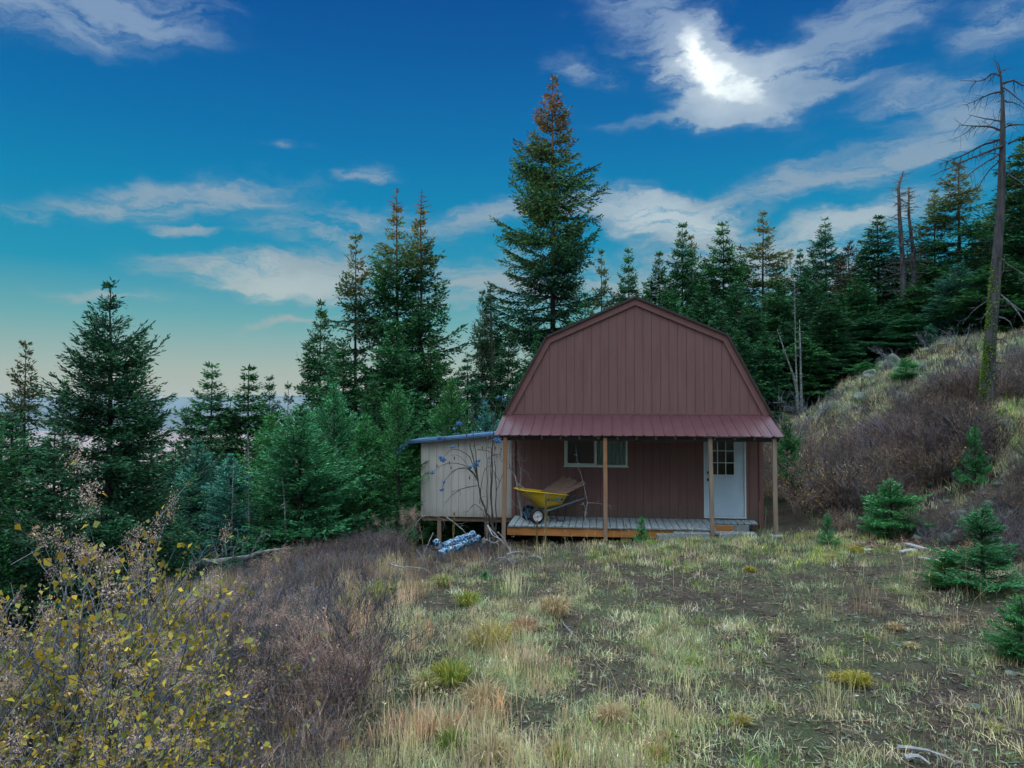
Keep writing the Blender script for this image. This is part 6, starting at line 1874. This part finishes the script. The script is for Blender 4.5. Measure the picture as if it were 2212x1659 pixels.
# local: u forward-to-handles = +x, across away from viewer = +y (near side y=0, centre y=.27)
cs = 1 / math.cos(A_)
def U(u): return u * cs
rim = [(-.34, .77), (.75, .61)]; bot = [(.17, .32), (.66, .39)]
def tubpt(u, z, yy): return (U(u), yy, z)
m_ = MB(); n = 10
yr0, yr1, yb0, yb1 = -.02, .60, .12, .46
def ring(t, ex_=0):   # t 0 bottom, 1 rim: rounded rectangle
    u0 = bot[0][0] + (rim[0][0] - bot[0][0]) * t; u1 = bot[1][0] + (rim[1][0] - bot[1][0]) * t
    z0 = bot[0][1] + (rim[0][1] - bot[0][1]) * t; z1 = bot[1][1] + (rim[1][1] - bot[1][1]) * t
    a0 = yb0 + (yr0 - yb0) * t ** .8; a1 = yb1 + (yr1 - yb1) * t ** .8
    rc = .10 + .05 * t
    pts = []
    for (cx, cy, s) in ((u1 - rc, a1 - rc, 0), (u0 + rc * 1.4, a1 - rc, 90), (u0 + rc * 1.4, a0 + rc, 180), (u1 - rc, a0 + rc, 270)):
        for k in range(6):
            an = R(s + k * 18)
            x = cx + math.cos(an) * (rc * (1.4 if s in (90, 180) else 1) + ex_); y = cy + math.sin(an) * (rc + ex_)
            z = z0 + (z1 - z0) * (x - u0) / (u1 - u0)
            pts.append((U(x), y, z))
    return pts
outer = [ring(t) for t in (0, .12, .35, .6, .85, 1.0)]
lip = ring(1.0, .028); lip2 = [(x, y, z - .014) for x, y, z in lip]
inner = [[(x, y, z + .008) for x, y, z in ring(t, -.008)] for t in (1.0, .85, .6, .35, .12, .02)]
rings = outer[:-1] + [[(x, y, z - .012) for x, y, z in outer[-1]]] + [lip2, lip] + inner
k = 24
vs = [p_ for rg in rings for p_ in rg]
fs = [(i * k + j, i * k + (j + 1) % k, (i + 1) * k + (j + 1) % k, (i + 1) * k + j) for i in range(len(rings) - 1) for j in range(k)]
fs += [tuple(reversed(range(k))), tuple((len(rings) - 1) * k + j for j in range(k))]
m_.add(vs, fs)
put('tub', m_.mesh(), M['barrow_yellow'], wb_, smooth=True)
for y in (.06, .50):
    m_ = MB(); m_.bar((U(-.02), y, .20), (U(.45), y + (.0), .315), .04, .04); m_.bar((U(.45), y, .315), (U(1.13), y + (-.04 if y < .2 else .04), .52), .038, .038)
    put('handle', m_.mesh(.005), M['barrow_wood'], wb_)
    m_ = MB(); m_.tube([(U(.42), y, .29), (U(.50), y, .03), (U(.56), y, .012), (U(.66), y, .03), (U(.70), y, .36)], .012, 8)
    m_.tube([(U(.46), y, .17), (U(.69), y, .17)], .008, 6); put('leg', m_.mesh(), M['dark_metal'], wb_)
for y, s in ((.0, -1), (.56, 1)):
    w_ = empty('wheel'); w_.parent = wb_
    c = (0, y, .172)
    put('tyre', MB().lathe([(-.045, .11), (-.05, .125), (-.048, .155), (-.03, .172), (.03, .172), (.048, .155), (.05, .125), (.045, .11), (-.045, .11)], c, (0, 1, 0), 30, cap=False).mesh(), M['rubber'], w_, smooth=True)
    put('rim', MB().lathe([(-.038, .02), (-.038, .032), (-.030, .05), (-.034, .098), (-.050, .104), (-.050, .113), (.050, .113), (.050, .104), (.034, .098), (.030, .05), (.038, .032), (.038, .02)], c, (0, 1, 0), 30).mesh(), M['rim'] if y == 0 else M['blue_hub'], w_, smooth=False)
    put('hub_cap', MB().lathe([(-.052, .012), (-.048, .017), (.048, .017), (.052, .012)], c, (0, 1, 0), 12).mesh(), M['dark_metal'], w_)
put('axle', MB().tube([(0, -.05, .172), (0, .61, .172)], .010, 8).mesh(), M['dark_metal'], wb_)
put('bracket', MB().bar((0, .08, .19), (U(.12), .08, .27), .03, .012).bar((0, .48, .19), (U(.12), .48, .27), .03, .012).mesh(), M['dark_metal'], wb_)
# decal on the near side of the tub
def side_y(t): return yb0 + (yr0 - yb0) * t ** .8
def dp(u, z, off=.012):
    # point on the near side panel
    zb_ = np.interp(u, [bot[0][0], bot[1][0]], [bot[0][1], bot[1][1]]); zt_ = np.interp(u, [rim[0][0], rim[1][0]], [rim[0][1], rim[1][1]])
    t = (z - zb_) / (zt_ - zb_)
    return (U(u), side_y(t) - off, z)
m_ = MB()
q_ = [(.245, .50), (.265, .545), (.62, .53), (.60, .495)]
f_ = [dp(u, z) for u, z in q_]; b_ = [dp(u, z, .004) for u, z in q_]
m_.add(f_ + b_, [(3, 2, 1, 0), (4, 5, 6, 7), (0, 1, 5, 4), (1, 2, 6, 5), (2, 3, 7, 6), (3, 0, 4, 7)])
put('decal', m_.mesh(), M['decal'], wb_)
cc = Vector(dp(.52, .517, .013))
put('emblem', MB().lathe([(-.002, .048), (.004, .048), (.005, .042)], cc, Vector((0, -1, -.35)), 20).mesh(), M['decal_blue'], wb_)
fc = bpy.data.curves.new('lettering', 'FONT'); fc.body = 'TRUE TEMPER'; fc.size = .036; fc.extrude = .0015; fc.align_x = 'LEFT'
fo = bpy.data.objects.new('tmp', fc); link(fo)
dg = bpy.context.evaluated_depsgraph_get(); me = bpy.data.meshes.new_from_object(fo.evaluated_get(dg)); bpy.data.objects.remove(fo)
for v in me.vertices:
    u = .275 + v.co.x * .86; zz_ = .508 + v.co.y * .9 - .03 * (u - .275)
    p_ = dp(u, zz_, .014 + v.co.z); v.co = p_
put('lettering', me, M['decal_white'], wb_)
# boards in the barrow, each its own thing
W0 = Vector((WX, WY, DZ)); Rm = Matrix.Rotation(A_, 3, 'Z')
BD = [((.20, .14, .44), (1.17, .10, .88), 'front brown board sticking out of the wheelbarrow, its end lowest'), ((.15, .25, .45), (1.02, .23, .90), 'second brown board from the front in the wheelbarrow'), ((.12, .36, .48), (.95, .36, .95), 'third brown board from the front in the wheelbarrow'), ((.10, .46, .50), (.86, .47, .96), 'rearmost brown board in the wheelbarrow'), ((.30, .20, .53), (1.00, .30, .90), 'brown board lying across the top of the others in the wheelbarrow')]
for a_, b_, lb in BD:
    A = W0 + Rm @ Vector((U(a_[0]), a_[1], a_[2])); B = W0 + Rm @ Vector((U(b_[0]), b_[1], b_[2])); c = (A + B) / 2
    put('board', MB().bar(A - c, B - c, .105, .022, up=(.2, -.75, .6)).mesh(.003), M['board'], None, lb, 'board', 'boards in the wheelbarrow', loc=tuple(c))
A = W0 + Rm @ Vector((U(-.34), .3, .90)); B = W0 + Rm @ Vector((U(-.05), .3, .66)); c = (A + B) / 2
put('stick', MB().bar(A - c, B - c, .035, .03).mesh(.003), M['grey_wood'], None, 'short grey stick poking out of the front of the wheelbarrow', 'stick', loc=tuple(c))
# bare twigs growing beside the barrow handles
b1 = pt3(*Z1(1680, 1130), 16.2); b1.z = .10
o = empty('bare_shrub', tuple(b1), 'thin bare vine stem rising past the wheelbarrow handles', 'shrub')
for pts, r0 in [([(1670, 1170), (1680, 1080), (1690, 960), (1670, 880), (1640, 760), (1605, 640), (1600, 500)], .010), ([(1690, 1090), (1670, 1020), (1650, 990)], .007), ([(1690, 990), (1800, 1000), (1930, 1020)], .006), ([(1680, 1120), (1720, 1180), (1745, 1225)], .006)]:
    m_ = MB(); P = [pt3(*Z1(x, y), 16.3) - b1 for x, y in pts]
    twiggy(m_, P, r0, rr, 6, .10, .1); put('stem', m_.mesh(), M['grey_wood'], o)
# ------------------------------------------------------------ air
mh = bpy.data.materials.new('haze'); mh.use_nodes = True
nt = mh.node_tree; nt.nodes.clear()
ou = nt.nodes.new('ShaderNodeOutputMaterial'); pv = nt.nodes.new('ShaderNodeVolumePrincipled')
pv.inputs['Color'].default_value = (.42, .66, .88, 1); pv.inputs['Density'].default_value = .5 / 11000
pv.inputs['Anisotropy'].default_value = 0.0
nt.links.new(pv.outputs[0], ou.inputs['Volume'])
hz = put('haze', MB().box(-42000, 42000, -42000, 42000, -900, 60).mesh(), mh, None, 'thin blue air haze over the valley', 'haze', kind='stuff')
